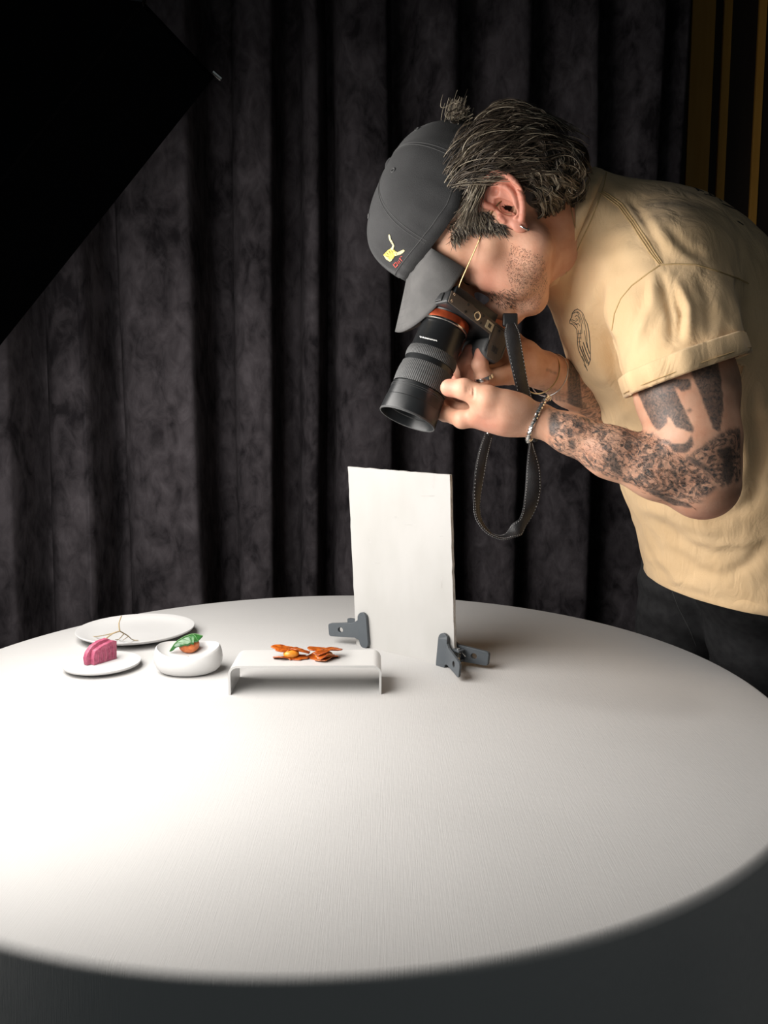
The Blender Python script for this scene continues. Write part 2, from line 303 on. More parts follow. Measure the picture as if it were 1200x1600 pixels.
# ------------------------------------------------------------------ signed-distance sculpting (numpy) and surface nets
class Field:
    def __init__(s, lo, hi, v):
        s.lo = np.asarray(lo, float); s.v = v; s.n = np.ceil((np.asarray(hi)-s.lo)/v).astype(int)+1
        s.a = np.full(s.n, .05, np.float32)
    def block(s, lo, hi):
        i0 = np.maximum(((np.asarray(lo)-s.lo)/s.v).astype(int), 0); i1 = np.minimum(((np.asarray(hi)-s.lo)/s.v).astype(int)+2, s.n)
        if (i1 <= i0).any(): return None, None
        ax = [(s.lo[k]+np.arange(i0[k], i1[k])*s.v).astype(np.float32) for k in range(3)]
        return tuple(slice(i0[k], i1[k]) for k in range(3)), (ax[0][:, None, None], ax[1][None, :, None], ax[2][None, None, :])
    def put(s, fn, lo, hi, k=.01, op='add'):
        m = k+3*s.v; sl, X = s.block(np.asarray(lo)-m, np.asarray(hi)+m)
        if sl is None: return
        d = fn(*X); A = s.a[sl]
        if op == 'sub':
            d = -d; h = np.maximum(k-np.abs(A-d), 0)/k; s.a[sl] = np.maximum(A, d)+h*h*k*.25
        else:
            h = np.maximum(k-np.abs(A-d), 0)/k; s.a[sl] = np.minimum(A, d)-h*h*k*.25
    def cone(s, a, b, ra, rb, k=.01, op='add', wide=None, f=1.0):
        """tapered capsule; wide/f: distances across unit axis 'wide' divided by f (f>1 = wider)"""
        a = np.asarray(a, float); b = np.asarray(b, float)
        if wide is not None:
            wd = unit(wide); S = np.eye(3)+(1/f-1)*np.outer(wd, wd)
        else: S = np.eye(3)
        a2, b2 = S@a, S@b; ba = b2-a2; L2 = max(ba@ba, 1e-12)
        def fn(X, Y, Z):
            x = S[0, 0]*X+S[0, 1]*Y+S[0, 2]*Z-a2[0]; y = S[1, 0]*X+S[1, 1]*Y+S[1, 2]*Z-a2[1]; z = S[2, 0]*X+S[2, 1]*Y+S[2, 2]*Z-a2[2]
            t = np.clip((x*ba[0]+y*ba[1]+z*ba[2])/L2, 0, 1)
            return (np.sqrt((x-t*ba[0])**2+(y-t*ba[1])**2+(z-t*ba[2])**2)-(ra+(rb-ra)*t)).astype(np.float32)
        R = max(ra, rb)*max(f, 1)
        s.put(fn, np.minimum(a, b)-R, np.maximum(a, b)+R, k, op)
    def ell(s, c, rad, axes=None, k=.01, op='add'):
        c = np.asarray(c, float); A = np.eye(3) if axes is None else np.asarray(axes, float); r = np.asarray(rad, float)
        def fn(X, Y, Z):
            x, y, z = X-c[0], Y-c[1], Z-c[2]
            q = [(A[i, 0]*x+A[i, 1]*y+A[i, 2]*z)/r[i] for i in range(3)]
            k0 = np.sqrt(q[0]**2+q[1]**2+q[2]**2); k1 = np.sqrt((q[0]/r[0])**2+(q[1]/r[1])**2+(q[2]/r[2])**2)
            return (k0*(k0-1)/np.maximum(k1, 1e-6)).astype(np.float32)
        R = np.sqrt(((A*r[:, None])**2).sum(0)); s.put(fn, c-R, c+R, k, op)
    def chain(s, P, R, k=.004, **kw):
        for i in range(len(P)-1): s.cone(P[i], P[i+1], R[i], R[i+1], k, **kw)
    def mesh(s, relax=1):
        a = s.a; neg = a < 0; n = a.shape
        cnt = np.zeros(tuple(q-1 for q in n), np.uint8)
        for i in (0, 1):
            for j in (0, 1):
                for k in (0, 1): cnt += neg[i:n[0]-1+i, j:n[1]-1+j, k:n[2]-1+k]
        cell = np.flatnonzero((cnt > 0) & (cnt < 8)); cs = cnt.shape; del cnt
        I, J, K = np.unravel_index(cell, cs)
        acc = np.zeros((len(cell), 3)); num = np.zeros(len(cell))
        for ax in range(3):
            o = [q for q in range(3) if q != ax]
            for p in (0, 1):
                for q in (0, 1):
                    d0 = [0, 0, 0]; d0[o[0]] = p; d0[o[1]] = q; d1 = list(d0); d1[ax] = 1
                    A = a[I+d0[0], J+d0[1], K+d0[2]]; B = a[I+d1[0], J+d1[1], K+d1[2]]
                    m = (A < 0) != (B < 0); t = np.where(m, A/np.where(m, A-B, 1), 0)
                    for c in range(3): acc[:, c] += np.where(m, d0[c]+(t if c == ax else 0), 0)
                    num += m
        V = (acc/num[:, None]+np.stack([I, J, K], 1))*s.v+s.lo
        ids = np.full(cs, -1, np.int32); ids.ravel()[cell] = np.arange(len(cell)); F = []
        for ax in range(3):
            sl0 = [slice(None)]*3; sl1 = [slice(None)]*3; sl0[ax] = slice(0, -1); sl1[ax] = slice(1, None)
            e = neg[tuple(sl0)] != neg[tuple(sl1)]; E = np.array(np.nonzero(e)).T
            o1, o2 = (ax+1) % 3, (ax+2) % 3
            E = E[(E[:, o1] > 0) & (E[:, o2] > 0) & (E[:, o1] < n[o1]-1) & (E[:, o2] < n[o2]-1)]
            q = []
            for p1, p2 in ((1, 1), (0, 1), (0, 0), (1, 0)):
                c = E.copy(); c[:, o1] -= p1; c[:, o2] -= p2; q.append(ids[c[:, 0], c[:, 1], c[:, 2]])
            q = np.stack(q, 1); fl = neg[E[:, 0], E[:, 1], E[:, 2]]
            q[~fl] = q[~fl][:, ::-1]; F.append(q)
        F = np.concatenate(F); F = F[(F >= 0).all(1)]
        for _ in range(relax):
            S = np.zeros_like(V); c = np.zeros(len(V))
            for i in range(4):
                x, y = F[:, i], F[:, (i+1) % 4]
                for d in range(3): S[:, d] += np.bincount(x, V[y, d], len(V))+np.bincount(y, V[x, d], len(V))
                c += np.bincount(x, minlength=len(V))+np.bincount(y, minlength=len(V))
            V = V*.4+.6*S/np.maximum(c, 1)[:, None]
        return V, F
def inpoly(u, v, poly):
    ins = np.zeros(u.shape, bool); n = len(poly)
    for i in range(n):
        x0, y0 = poly[i]; x1, y1 = poly[(i+1) % n]
        if y0 == y1: continue
        c = ((y0 > v) != (y1 > v)) & (u < (x1-x0)*(v-y0)/(y1-y0)+x0); ins ^= c
    return ins
def normals(V, F):
    e = np.cross(V[F[:, 2]]-V[F[:, 0]], V[F[:, 3]]-V[F[:, 1]]); N = np.zeros_like(V)
    for i in range(4):
        for d in range(3): N[:, d] += np.bincount(F[:, i], e[:, d], len(V))
    return N/(np.linalg.norm(N, axis=1)[:, None]+1e-12)
class Skin:
    """a built surface that thin prints, seams and stitches can be laid on"""
    def __init__(s, V, F): s.t = BVHTree.FromPolygons([tuple(v) for v in np.asarray(V, float)], [tuple(int(i) for i in f) for f in F])
    def hit(s, u, v):
        h = s.t.ray_cast(Vector(CAM), Vector(ray(u, v)))
        return (None, None) if h[0] is None else (np.array(h[0]), np.array(h[1]))
    def stroke(s, mb, pts, r, lift=.0003, flat=.35, n=5, dens=4.0):
        """a line of thread or ink lying on the surface through the given sight points"""
        pts = np.asarray(pts, float); P = []; Nn = []
        for i in range(len(pts)-1):
            k = max(2, int(np.linalg.norm(pts[i+1]-pts[i])/dens))
            for t in np.arange(k)/k:
                p, q = s.hit(*(pts[i]+(pts[i+1]-pts[i])*t))
                if p is not None: P.append(p); Nn.append(q)
        p, q = s.hit(*pts[-1])
        if p is not None: P.append(p); Nn.append(q)
        if len(P) < 2: return
        P = np.array(P); Nn = np.array(Nn); flp = (Nn*(CAM-P)).sum(1) < 0; Nn[flp] *= -1
        P = P+Nn*lift
        t = np.gradient(P, axis=0); t /= np.linalg.norm(t, axis=1)[:, None]+1e-9
        sd = np.cross(t, Nn); sd /= np.linalg.norm(sd, axis=1)[:, None]+1e-9
        a = np.arange(n)/n*2*math.pi
        rr = np.full(len(P), r); rr[0] *= .5; rr[-1] *= .5
        mb.grid([P[i]+rr[i]*(np.cos(a)[:, None]*sd[i]+np.sin(a)[:, None]*Nn[i]*flat) for i in range(len(P))], closed_v=True)
    def patch(s, mb, poly, lift=.0005, step=2.0):
        """a flat filled patch lying on the surface"""
        poly = np.asarray(poly, float); lo = poly.min(0); hi = poly.max(0)
        us = np.arange(lo[0], hi[0]+step, step); vs = np.arange(lo[1], hi[1]+step, step); idx = {}; V = []; F = []
        for i, u in enumerate(us):
            for j, v in enumerate(vs):
                p, q = s.hit(u, v)
                if p is not None:
                    if np.dot(q, CAM-p) < 0: q = -q
                    idx[i, j] = len(V); V.append(p+q*lift)
        for i in range(len(us)-1):
            for j in range(len(vs)-1):
                c = np.array([(us[i]+us[i+1])/2]), np.array([(vs[j]+vs[j+1])/2])
                if inpoly(c[0], c[1], poly)[0] and all(k in idx for k in ((i, j), (i+1, j), (i+1, j+1), (i, j+1))):
                    F.append((idx[i, j], idx[i, j+1], idx[i+1, j+1], idx[i+1, j]))
        mb.add(V, F)

# ================================================================== SETTING
def slab(name, lo, hi, m):
    mb = MB(); lo = np.array(lo); hi = np.array(hi); c = (lo+hi)/2; h = (hi-lo)/2
    mb.box(c, *h); return mb.build(name, m, smooth=False)
structure(slab('floor', (-2.6, -1.2, -.05), (2.4, 3.6, 0), M['floor']))
structure(slab('wall_back', (-2.6, 3.45, 0), (2.4, 3.55, 3.2), M['wall']))
wr = structure(slab('wall_corner', (1.10, 3.30, 0), (2.4, 3.38, 3.2), M['slat_dark']))
structure(slab('wall_left', (-2.7, -1.2, 0), (-2.6, 3.55, 3.2), M['wall'])); structure(slab('wall_right', (2.4, -1.2, 0), (2.5, 3.55, 3.2), M['wall'])); structure(slab('ceiling', (-2.7, -1.2, 3.2), (2.5, 3.55, 3.3), M['wall']))
def slat(u0, u1, proud):
    a = [(u0-600)/FPX*3.14]; b = [(u1-600)/FPX*3.14]; mb = MB()
    mb.box(((a[0]+b[0])/2, 3.30-proud/2, 1.6), (b[0]-a[0])/2, proud/2, 1.6)
    return mb.build('slat', M['slat'], wr, smooth=False, bevel=.002)
for u0, u1 in ((1074, 1110), (1123, 1136), (1177, 1189), (1232, 1246), (1288, 1302)): slat(u0, u1, .014)

# curtain: one heavy velvet sheet with hanging folds (plan profile of sight column, depth)
CP = [(-420, 2.30), (-300, 2.26), (-285, 2.40), (-240, 2.38), (-170, 2.27), (-120, 2.25), (-108, 2.40), (-60, 2.37), (-10, 2.27), (40, 2.235), (50, 2.25),
      (56, 2.42), (78, 2.41), (88, 2.33), (110, 2.27), (150, 2.245), (160, 2.25), (166, 2.43), (190, 2.42), (204, 2.33), (245, 2.26), (310, 2.225), (328, 2.235),
      (334, 2.44), (372, 2.42), (384, 2.31), (405, 2.26), (428, 2.25), (436, 2.27), (440, 2.43), (468, 2.40), (480, 2.33), (492, 2.30), (499, 2.32), (504, 2.44), (520, 2.41),
      (532, 2.31), (560, 2.265), (598, 2.26), (606, 2.29), (612, 2.43), (640, 2.38), (668, 2.31), (704, 2.27), (716, 2.43), (748, 2.36), (790, 2.28), (806, 2.30), (812, 2.43),
      (846, 2.36), (880, 2.30), (905, 2.27), (916, 2.42), (950, 2.36), (1000, 2.29), (1012, 2.40), (1030, 2.37), (1046, 2.36)]
def curtain():
    us = np.array([p[0] for p in CP], float); ds = np.array([p[1] for p in CP], float)
    D = 2.43+.80*(us-600)/1076; P = np.stack([(us-600)/FPX*D, D+(ds-2.36)*D/2.3], 1); Q = spline(np.column_stack([P, np.zeros(len(P))]), 5)[:, :2]
    zs = np.linspace(.01, 3.15, 40); G = []
    for z in zs:
        k = np.clip(z/3.15, 0, 1); amp = 1-.25*k
        sway = .012*np.sin(z*2.1+Q[:, 0]*5)+.006*np.sin(z*5+Q[:, 0]*13)
        row = np.stack([Q[:, 0]+.010*np.sin(z*1.7+Q[:, 0]*9), Q[:, 1]+sway*.6, np.full(len(Q), z)], 1); G.append(row)
    mb = MB(); mb.grid(np.array(G)); o = mb.build('velvet_curtain', M['velvet'], fix=False, angle=80)
    s = o.modifiers.new('thick', 'SOLIDIFY'); s.thickness = .006; s.offset = 1
    return tag(o, 'charcoal velvet curtain hanging in deep vertical folds behind the round table', 'curtain')
curtain()

# ------------------------------------------------------------------ round table cloth
TC = np.array([-.0718, 1.118]); TR = .6095
def tablecloth():
    n = 220; ph = np.arange(n)/n*2*math.pi; rows = []
    for r in (.02, .15, .3, .42, .52, .57, TR-.009): rows.append((r, TZ, 0))
    for t in np.linspace(.12, 1, 9): rows.append((TR-.009+.009*math.sin(t*math.pi/2), TZ-.009*(1-math.cos(t*math.pi/2)), 0))
    for z in np.linspace(.70, .015, 16): rows.append((TR, z, (TZ-z)/TZ))
    fold = .5*np.sin(ph*13+.4)+.35*np.sin(ph*21+1.3)+.25*np.sin(ph*7+2)
    G = []
    for r, z, k in rows:
        rr = r+(.035*k+.028*k**1.3*fold)
        G.append(np.stack([TC[0]+rr*np.cos(ph), TC[1]+rr*np.sin(ph), np.full(n, z)], 1))
    mb = MB(); mb.grid(np.array(G), closed_v=True); mb.F.append(tuple(range(n))); mb.mi.append(0)
    o = mb.build('tablecloth', M['linen'], angle=60)
    return tag(o, 'white linen tablecloth covering the round table and falling to the floor', 'tablecloth')
tablecloth()

# ------------------------------------------------------------------ softbox, seen from its black back at upper left
def softbox():
    LIP = .06; rA, rB = ray(335, 120), ray(0, 540)
    N = unit(np.cross(rB, rA)); N = N if N[0] > 0 else -N; N = unit(N+.13*FWD)   # face turned a little away from where the photograph was taken
    A = W(335, 120, .57); B = CAM+rB*(np.dot(A-CAM, N)/np.dot(rB, N))
    e = unit(A-B); Tn = np.cross(N, e)
    if Tn[1] < 0: Tn = -Tn
    wd = .95; B2 = B-e*.34
    c4 = [p-N*LIP for p in (A, B2, B2+Tn*wd, A+Tn*wd)]; ctr = sum(c4)/4; hub = ctr-N*.40
    root = empty('softbox', ctr, 'large black softbox tilted over the table at the upper left', 'studio light')
    mb = MB()
    hubring = [hub+(p-ctr)*.16 for p in c4]; fr = [p+N*LIP for p in c4]
    for i in range(4):
        j = (i+1) % 4
        mb.add([c4[i], c4[j], hubring[j], hubring[i]], [(0, 1, 2, 3)]); mb.add([c4[i], c4[j], fr[j], fr[i]], [(0, 1, 2, 3)])
    mb.add(hubring, [(0, 1, 2, 3)])
    o = mb.build('fabric_shell', M['softbox'], root, smooth=False)
    s = o.modifiers.new('thick', 'SOLIDIFY'); s.thickness = .003
    mb = MB(); q = [ctr+(p-ctr)*.985+N*.004 for p in c4]
    k = 8; mb.grid([[q[0]+(q[1]-q[0])*i/k+(q[3]-q[0])*j/k for j in range(k+1)] for i in range(k+1)])
    mb.build('diffuser', M['diffuser'], root, smooth=False, fix=False)
    o = root.children[-1]; me = o.data
    if np.dot(np.array(me.polygons[0].normal), N) < 0: me.flip_normals()
    for p in c4:
        mb = MB(); mb.tube([p+N*(LIP-.003)+(p-ctr)*.004, p+N*(LIP+.004)+(p-ctr)*.006], .0016, 10); mb.build('rod_tip', M['chrome'], root)
    mb = MB(); mb.lathe(hub, -N, [(0, .075), (.03, .075), (.035, .065), (.16, .065), (.165, .05)], 32); mb.build('lamp_head', M['black_plastic'], root)
    for i in range(4):
        mb = MB(); mb.tube([hubring[i]-N*.002, c4[i]-N*.001], .003, 8); mb.build('rod', M['black_plastic'], root)
    return root
softbox()

# ================================================================== TABLEWARE AND FOOD
UPZ = np.array([0, 0, 1.0])
def big_plate():
    c = T(213, 994); L = T(127, 985); R_ = T(301, 985); rad = np.linalg.norm(R_-L)/2
    root = empty('large_plate', c, 'large white porcelain plate at the far edge of the table', 'plate', 'white plates on the table')
    mb = MB(); pr = [(0.0, rad*.60), (.004, rad*.66), (.009, rad*.90), (.013, rad*.985), (.0155, rad), (.0165, rad*.995), (.0165, rad*.975), (.012, rad*.88), (.0075, rad*.66), (.0068, rad*.3), (.0068, .004)]
    mb.lathe(c, UPZ, pr, 72); mb.build('plate_body', M['china'], root, angle=50)
    mb = MB(); mb.lathe(c, UPZ, [(0.0, rad*.5), (.0, rad*.58), (-.0005, rad*.58), (-.0005, rad*.5)], 48, close=False); mb.build('foot_ring', M['china'], root)
    return root, c, rad
bp_root, bpc, bprad = big_plate()
def small_plate():
    c = T(160, 1044); rad = np.linalg.norm(T(219, 1044)-T(102, 1044))/2
    root = empty('small_plate', c, 'small flat white plate under the pink confection', 'plate', 'white plates on the table')
    mb = MB(); mb.lathe(c, UPZ, [(0, rad*.70), (.0045, rad*.80), (.0065, rad*.975), (.009, rad), (.0105, rad*.995), (.0108, rad*.97), (.0100, rad*.93), (.0095, .005)], 72)
    mb.build('plate_body', M['china'], root, angle=50)
    mb = MB(); mb.lathe(c, UPZ, [(0.0002, rad*.62), (.0002, rad*.69), (-.0005, rad*.69), (-.0005, rad*.62)], 48, close=False); mb.build('foot_ring', M['china'], root)
    return c, rad
spc, sprad = small_plate()
def confection():
    z = TZ+.0096; a = T(147, 1040, z); b = T(184, 1029, z); X = unit(b-a); Lx = np.linalg.norm(b-a); Y = unit(np.cross(UPZ, X)); s = Lx/37
    if Y[1] < 0: Y = -Y
    root = empty('pink_confection', (a+b)/2, 'pink leaf-shaped confection standing upright on the small plate', 'confection')
    def sl(name, pts, off, th, bev=.0012):
        mb = MB(); P = [a+X*x*s+UPZ*y*s+Y*off for x, y in pts]; mb.prism(P, Y*th); mb.build(name, M['pink'], root, bevel=bev, seg=3)
    sl('front_slab', [(0, 0), (36, 0), (37, 24), (30, 26), (14, 23), (3, 19), (0, 12)], 0, .009)
    sl('rear_slab', [(-6, 0.5), (30, 0), (33, 25), (27, 29), (14, 28), (3, 24), (-4, 17), (-7, 10)], .0075, .008)
    mb = MB()
    for k in range(5):
        x = 6+6*k; P = [a+X*xx*s+UPZ*yy*s-Y*.0006 for xx, yy in ((x, 3), (x+1.2, 10+1.2*k), (x-.5, 17+1.2*k))]
        mb.tube(spline(P, 4), .0007, 6)
    mb.build('rib', M['pink'], root)
    return a, X, Y, s
cfa, cfX, cfY, cfs = confection()
def twig():
    z = TZ+.018
    base = cfa+cfX*26*cfs+UPZ*28*cfs+cfY*.011
    fork = W(187, 986, (base-CAM)@FWD+.012); tip = W(190, 962, (fork-CAM)@FWD+.004)
    root = empty('twig', base, 'bare brown forked twig lying from the pink confection over the large plate', 'twig')
    def br(P, r0, r1):
        P = spline(P, 6); mb = MB(); mb.tube(P, np.linspace(r0, r1, len(P)), 8); mb.build('branch', M['twig'], root)
    br([base, base+(fork-base)*.5+UPZ*.002, fork], .0011, .0012)
    br([fork, W(186, 974, (fork-CAM)@FWD+.002), tip], .0012, .0008)
    def on(u, v): return T(u, v, TZ+.0095)+UPZ*.0006
    br([fork, W(170, 991, (fork-CAM)@FWD+.03), on(150, 995), on(131, 994)], .0010, .0005)
    br([fork, W(199, 993, (fork-CAM)@FWD+.04), on(207, 1000), on(216, 1001)], .0011, .0005)
    br([W(194, 990, (fork-CAM)@FWD+.02), on(186, 999), on(180, 1000)], .0008, .0004)
    br([W(201, 994, (fork-CAM)@FWD+.04), on(192, 1001)], .0007, .0004)
twig()
def stone_bowl():
    c = T(295, 1049); k = np.linalg.norm(T(347, 1042)-T(243, 1042))/104; rad = 52*k; h = .037
    root = empty('stone_dish', c, 'rounded white stone-shaped dish with a shallow hollow top', 'dish')
    n = 72; ph = np.arange(n)/n*2*math.pi; ca, sa = np.cos(ph), np.sin(ph)
    ex = .96+.04*np.abs(ca)**1.5
    wob = 1+.06*np.cos(2*ph+.25)
    top = h*(1+.20*(ca*ca-.5)+.10*sa)
    def ring(f, zz): return np.stack([c[0]+rad*f*ex*wob*ca*.95, c[1]+rad*f*ex*wob*sa*.84, zz], 1)
    G = [ring(.02, TZ+0*ph), ring(.60, TZ+0*ph)]
    for f, t in ((.72, .03), (.84, .10), (.93, .22), (.985, .40), (1.0, .58), (.985, .76), (.955, .90), (.93, .97), (.905, 1.0)): G.append(ring(f, TZ+top*t))
    for f, dz in ((.87, -.0015), (.80, -.005), (.65, -.0085), (.40, -.0105), (.02, -.011)): G.append(ring(f, TZ+h*.93+(top-h*.93)*f+dz))
    mb = MB(); mb.grid(np.array(G), closed_v=True); mb.build('dish_body', M['china'], root, angle=60)
    return c, k, h
sbc, sbk, sbh = stone_bowl()
def fruit_and_leaf():
    z = TZ+sbh*.93-.0105; r = 15.5*sbk; c = T(295, 1021, z)
    cen = np.array([c[0], c[1]+.004, z+r*.80])
    root = empty('orange_fruit', (cen[0], cen[1], z), 'glossy orange fruit bite sitting in the stone dish under a leaf', 'fruit')
    n = 32; G = []
    for th in np.linspace(.02, math.pi-.02, 17):
        a = np.arange(n)/n*2*math.pi; rr = r*math.sin(th)*(1+.03*np.sin(3*a+th*2)+.02*np.sin(5*a))
        G.append(np.stack([cen[0]+rr*np.cos(a)*1.02, cen[1]+rr*np.sin(a), np.full(n, cen[2]+r*.80*math.cos(th))], 1))
    mb = MB(); mb.grid(np.array(G), closed_v=True); mb.build('flesh', M['orange_ball'], root)
    # leaf: draped from tip at lower left to the broad end at upper right
    d0 = (cen-CAM)@FWD
    root = empty('green_leaf', cen+UPZ*r, 'shiny green leaf draped over the orange fruit', 'leaf')
    mid = spline([W(265, 1018, d0-.016), W(275, 1004, d0-.013), W(289, 995, d0-.008), W(303, 991, d0-.004), W(317, 994, d0-.002)], 6)
    wid = np.interp(np.linspace(0, 1, len(mid)), [0, .12, .4, .7, .92, 1], [.0008, .005, .0135, .0165, .0105, .002])
    t = np.gradient(mid, axis=0); t /= np.linalg.norm(t, axis=1)[:, None]
    G = []
    for i in range(len(mid)):
        sd = unit(np.cross(t[i], UPZ)); sd = sd if sd[1] < 0 else -sd; dn = unit(np.cross(t[i], sd)); dn = dn if dn[2] < 0 else -dn; row = []
        for q in np.linspace(-1, 1, 13):
            x = q*wid[i]; row.append(mid[i]+sd*(x*(1-.18*abs(q)))+dn*(abs(q)**1.7*wid[i]*(.75 if q > 0 else .4)+.0009*math.sin(i*1.25)*abs(q)))
        G.append(row)
    mb = MB(); mb.grid(np.array(G)); o = mb.build('blade', M['leaf'], root, fix=False, angle=80)
    s = o.modifiers.new('thick', 'SOLIDIFY'); s.thickness = .0007
    G = np.array(G)
    mb = MB(); mb.tube(mid-np.array([0, .0006, -.0006]), np.linspace(.0006, .0009, len(mid)), 6)
    for i in range(5, len(mid)-4, 4):
        for sgn in (7, 8, 9, 10, 11),:
            P = [G[min(i+(k-6), len(mid)-1), k]+np.array([0, -.0006, .0005]) for k in [6]+list(sgn)]; mb.tube(P, .00032, 5)
    mb.build('vein', M['leaf_vein'], root)
fruit_and_leaf()
def riser():
    a = T(357, 1086); b = T(596, 1085); X = unit(b-a); L = np.linalg.norm(b-a); Y = unit(np.cross(UPZ, X)); h = .0415; dp = .078; th = .0032; r = .012
    root = empty('display_riser', (a+b)/2, 'white bridge-shaped riser carrying two amber crisps', 'display stand')
    def prof(o):
        R_ = r-o; pts = [(o, 0)]
        for t in np.linspace(0, math.pi/2, 9): pts.append((o+R_*(1-math.cos(t)), h-r+R_*math.sin(t)))
        for t in np.linspace(math.pi/2, 0, 9): pts.append((L-o-R_*(1-math.cos(t)), h-r+R_*math.sin(t)))
        return pts+[(L-o, 0)]
    po, pi_ = prof(0), prof(th)
    mb = MB(); G = []
    for y in (0, dp): G.append([a+X*p[0]+UPZ*p[1]+Y*y for p in po]+[a+X*p[0]+UPZ*p[1]+Y*y for p in pi_[::-1]])
    mb.grid(np.array(G), closed_v=True)
    n = len(po)
    for g, fl in ((G[0], 0), (G[1], 1)):
        for i in range(n-1):
            q = [g[i], g[i+1], g[2*n-2-i], g[2*n-1-i]]; mb.add(q, [(0, 1, 2, 3)])
    bm = None
    o = mb.build('bent_sheet', M['acrylic'], root, angle=40)
    return a, X, Y, L, h, dp
ra, rX, rY, rL, rh, rdp = riser()
def crisp(u0, u1, vb, yaw, label, big):
    z = TZ+rh; c = T((u0+u1)/2, vb, z); wd = np.linalg.norm(T(u1, vb, z)-T(u0, vb, z))
    root = empty('amber_crisp', c, label, 'crisp', 'amber crisps on the white riser')
    def wafer(name, cz, rad, tilt, seed, dy=.0, lobes=4, deep=.62):
        r2 = np.random.default_rng(seed); n = 64; a = np.arange(n)/n*2*math.pi
        env = deep+(1-deep)*np.clip(np.cos(lobes*(a-yaw)/1.0), -1, 1)*.5+(1-deep)*.5
        env = env+.05*np.sin(9*a+seed)+.035*np.sin(15*a+2*seed)
        G = []
        for f in (.03, .3, .55, .75, .88, .97, 1.0):
            x = rad*f*(env if f > .4 else env*.3+.7*env.mean())*np.cos(a); y = rad*f*(env if f > .4 else env*.3+.7*env.mean())*np.sin(a)*.72
            zz = .0014*np.sin(3*a+seed)*f*f+.0022*f*f*f*np.sin(2*a+seed*2)+np.tan(tilt)*x
            G.append(np.stack([c[0]+x, c[1]+dy+y, cz+zz], 1))
        mb = MB(); mb.grid(np.array(G), closed_v=True); n0 = len(mb.V); mb.F.append(tuple(range(n))); mb.mi.append(0)
        o = mb.build(name, M['crisp'], root, fix=False, angle=80)
        s = o.modifiers.new('thick', 'SOLIDIFY'); s.thickness = .0016; s.offset = 0
    def blob(rad, h, dy=0, dx=0, z0=.0015):
        n = 24; G = []; a = np.arange(n)/n*2*math.pi
        for th in np.linspace(.05, math.pi-.05, 11):
            rr = rad*math.sin(th)**.8*(1+.06*np.sin(3*a+th)); G.append(np.stack([c[0]+dx+rr*np.cos(a), c[1]+dy+rr*np.sin(a)*.85, np.full(n, z+z0+h/2+h/2*math.cos(th))], 1))
        mb = MB(); mb.grid(np.array(G), closed_v=True); mb.build('filling', M['crisp_fill'], root)
    if not big:
        wafer('lower_wafer', z+.0024, wd*.50, 0.0, 3, dy=-.001, lobes=2, deep=.45); blob(.0115, .0115); wafer('upper_wafer', z+.0128, wd*.54, -.13, 5, dy=.004, lobes=2, deep=.36)
    else:
        wafer('lower_wafer', z+.0026, wd*.50, 0.05, 8, dy=-.002, lobes=3, deep=.55); blob(.013, .010, -.002); wafer('upper_wafer', z+.0115, wd*.54, .03, 11, dy=.004, lobes=3, deep=.5)
        wafer('front_wafer', z+.0080, wd*.33, .0, 17, dy=-.009, lobes=3, deep=.6)
crisp(427, 482, 1029, .0, 'left amber crisp with a round orange filling between two thin wafers', False)
crisp(478, 533, 1029, .5, 'right amber crisp of crumpled star-shaped wafers, bulkier than its neighbour', True)

# ------------------------------------------------------------------ white board and its clamps
b0 = T(557, 1007); b1 = T(711, 1044); bX = unit(b1-b0); bN = np.cross(bX, UPZ); bN = bN if bN[1] < 0 else -bN
BT = .005
def board():
    tl = plane_pt(544, 729, b0, bN); tr = plane_pt(703, 742, b0, bN)
    root = empty('foam_board', (b0+b1)/2, 'scuffed white foam board standing upright between two clamps', 'board')
    r2 = np.random.default_rng(3)
    def edge(p, q, n=24, amp=.0003):
        t = np.linspace(0, 1, n, endpoint=False)[:, None]; return p+(q-p)*t+(r2.normal(0, amp, (n, 1))*unit(np.cross(q-p, bN)))
    loop = np.vstack([edge(b0, b1, 24, 0), edge(b1, tr), edge(tr, tl), edge(tl, b0)])
    mb = MB(); n = len(loop)
    back = loop-bN*BT; mb.add(np.vstack([loop*1, back]), [(i, (i+1) % n, (i+1) % n+n, i+n) for i in range(n)]); mb.build('foam_edge', M['board_edge'], root, smooth=False)
    for nm, off in (('front_sheet', .0006), ('back_sheet', -BT-.0006)):
        mb = MB(); mb.prism([p+bN*off for p in loop], bN*(-.0005 if off > 0 else .0005)); mb.build(nm, M['board'], root, smooth=False)
    # grey pencil smears and a small square mark on the face
    rr = np.random.default_rng(5)
    for u, v, lu, lv in ((563, 775, 2, 1), (578, 845, 2, 4), (583, 935, 3, 3), (617, 808, 3, 2), (690, 838, 3, 1), (677, 752, 1, 12), (668, 775, 12, 1), (588, 880, 6, 1), (641, 820, 10, 1), (690, 910, 1, 10)):
        p = [plane_pt(u+x, v+y, b0+bN*.0008, bN) for x, y in ((-lu, -lv*.6), (lu, -lv), (lu*.8, lv), (-lu*.9, lv*.7))]; mb = MB(); mb.add(p, [(0, 1, 2, 3)]); mb.build('scuff_mark', M['board_back'], root, smooth=False, fix=False)
    return tl, tr
btl, btr = board()
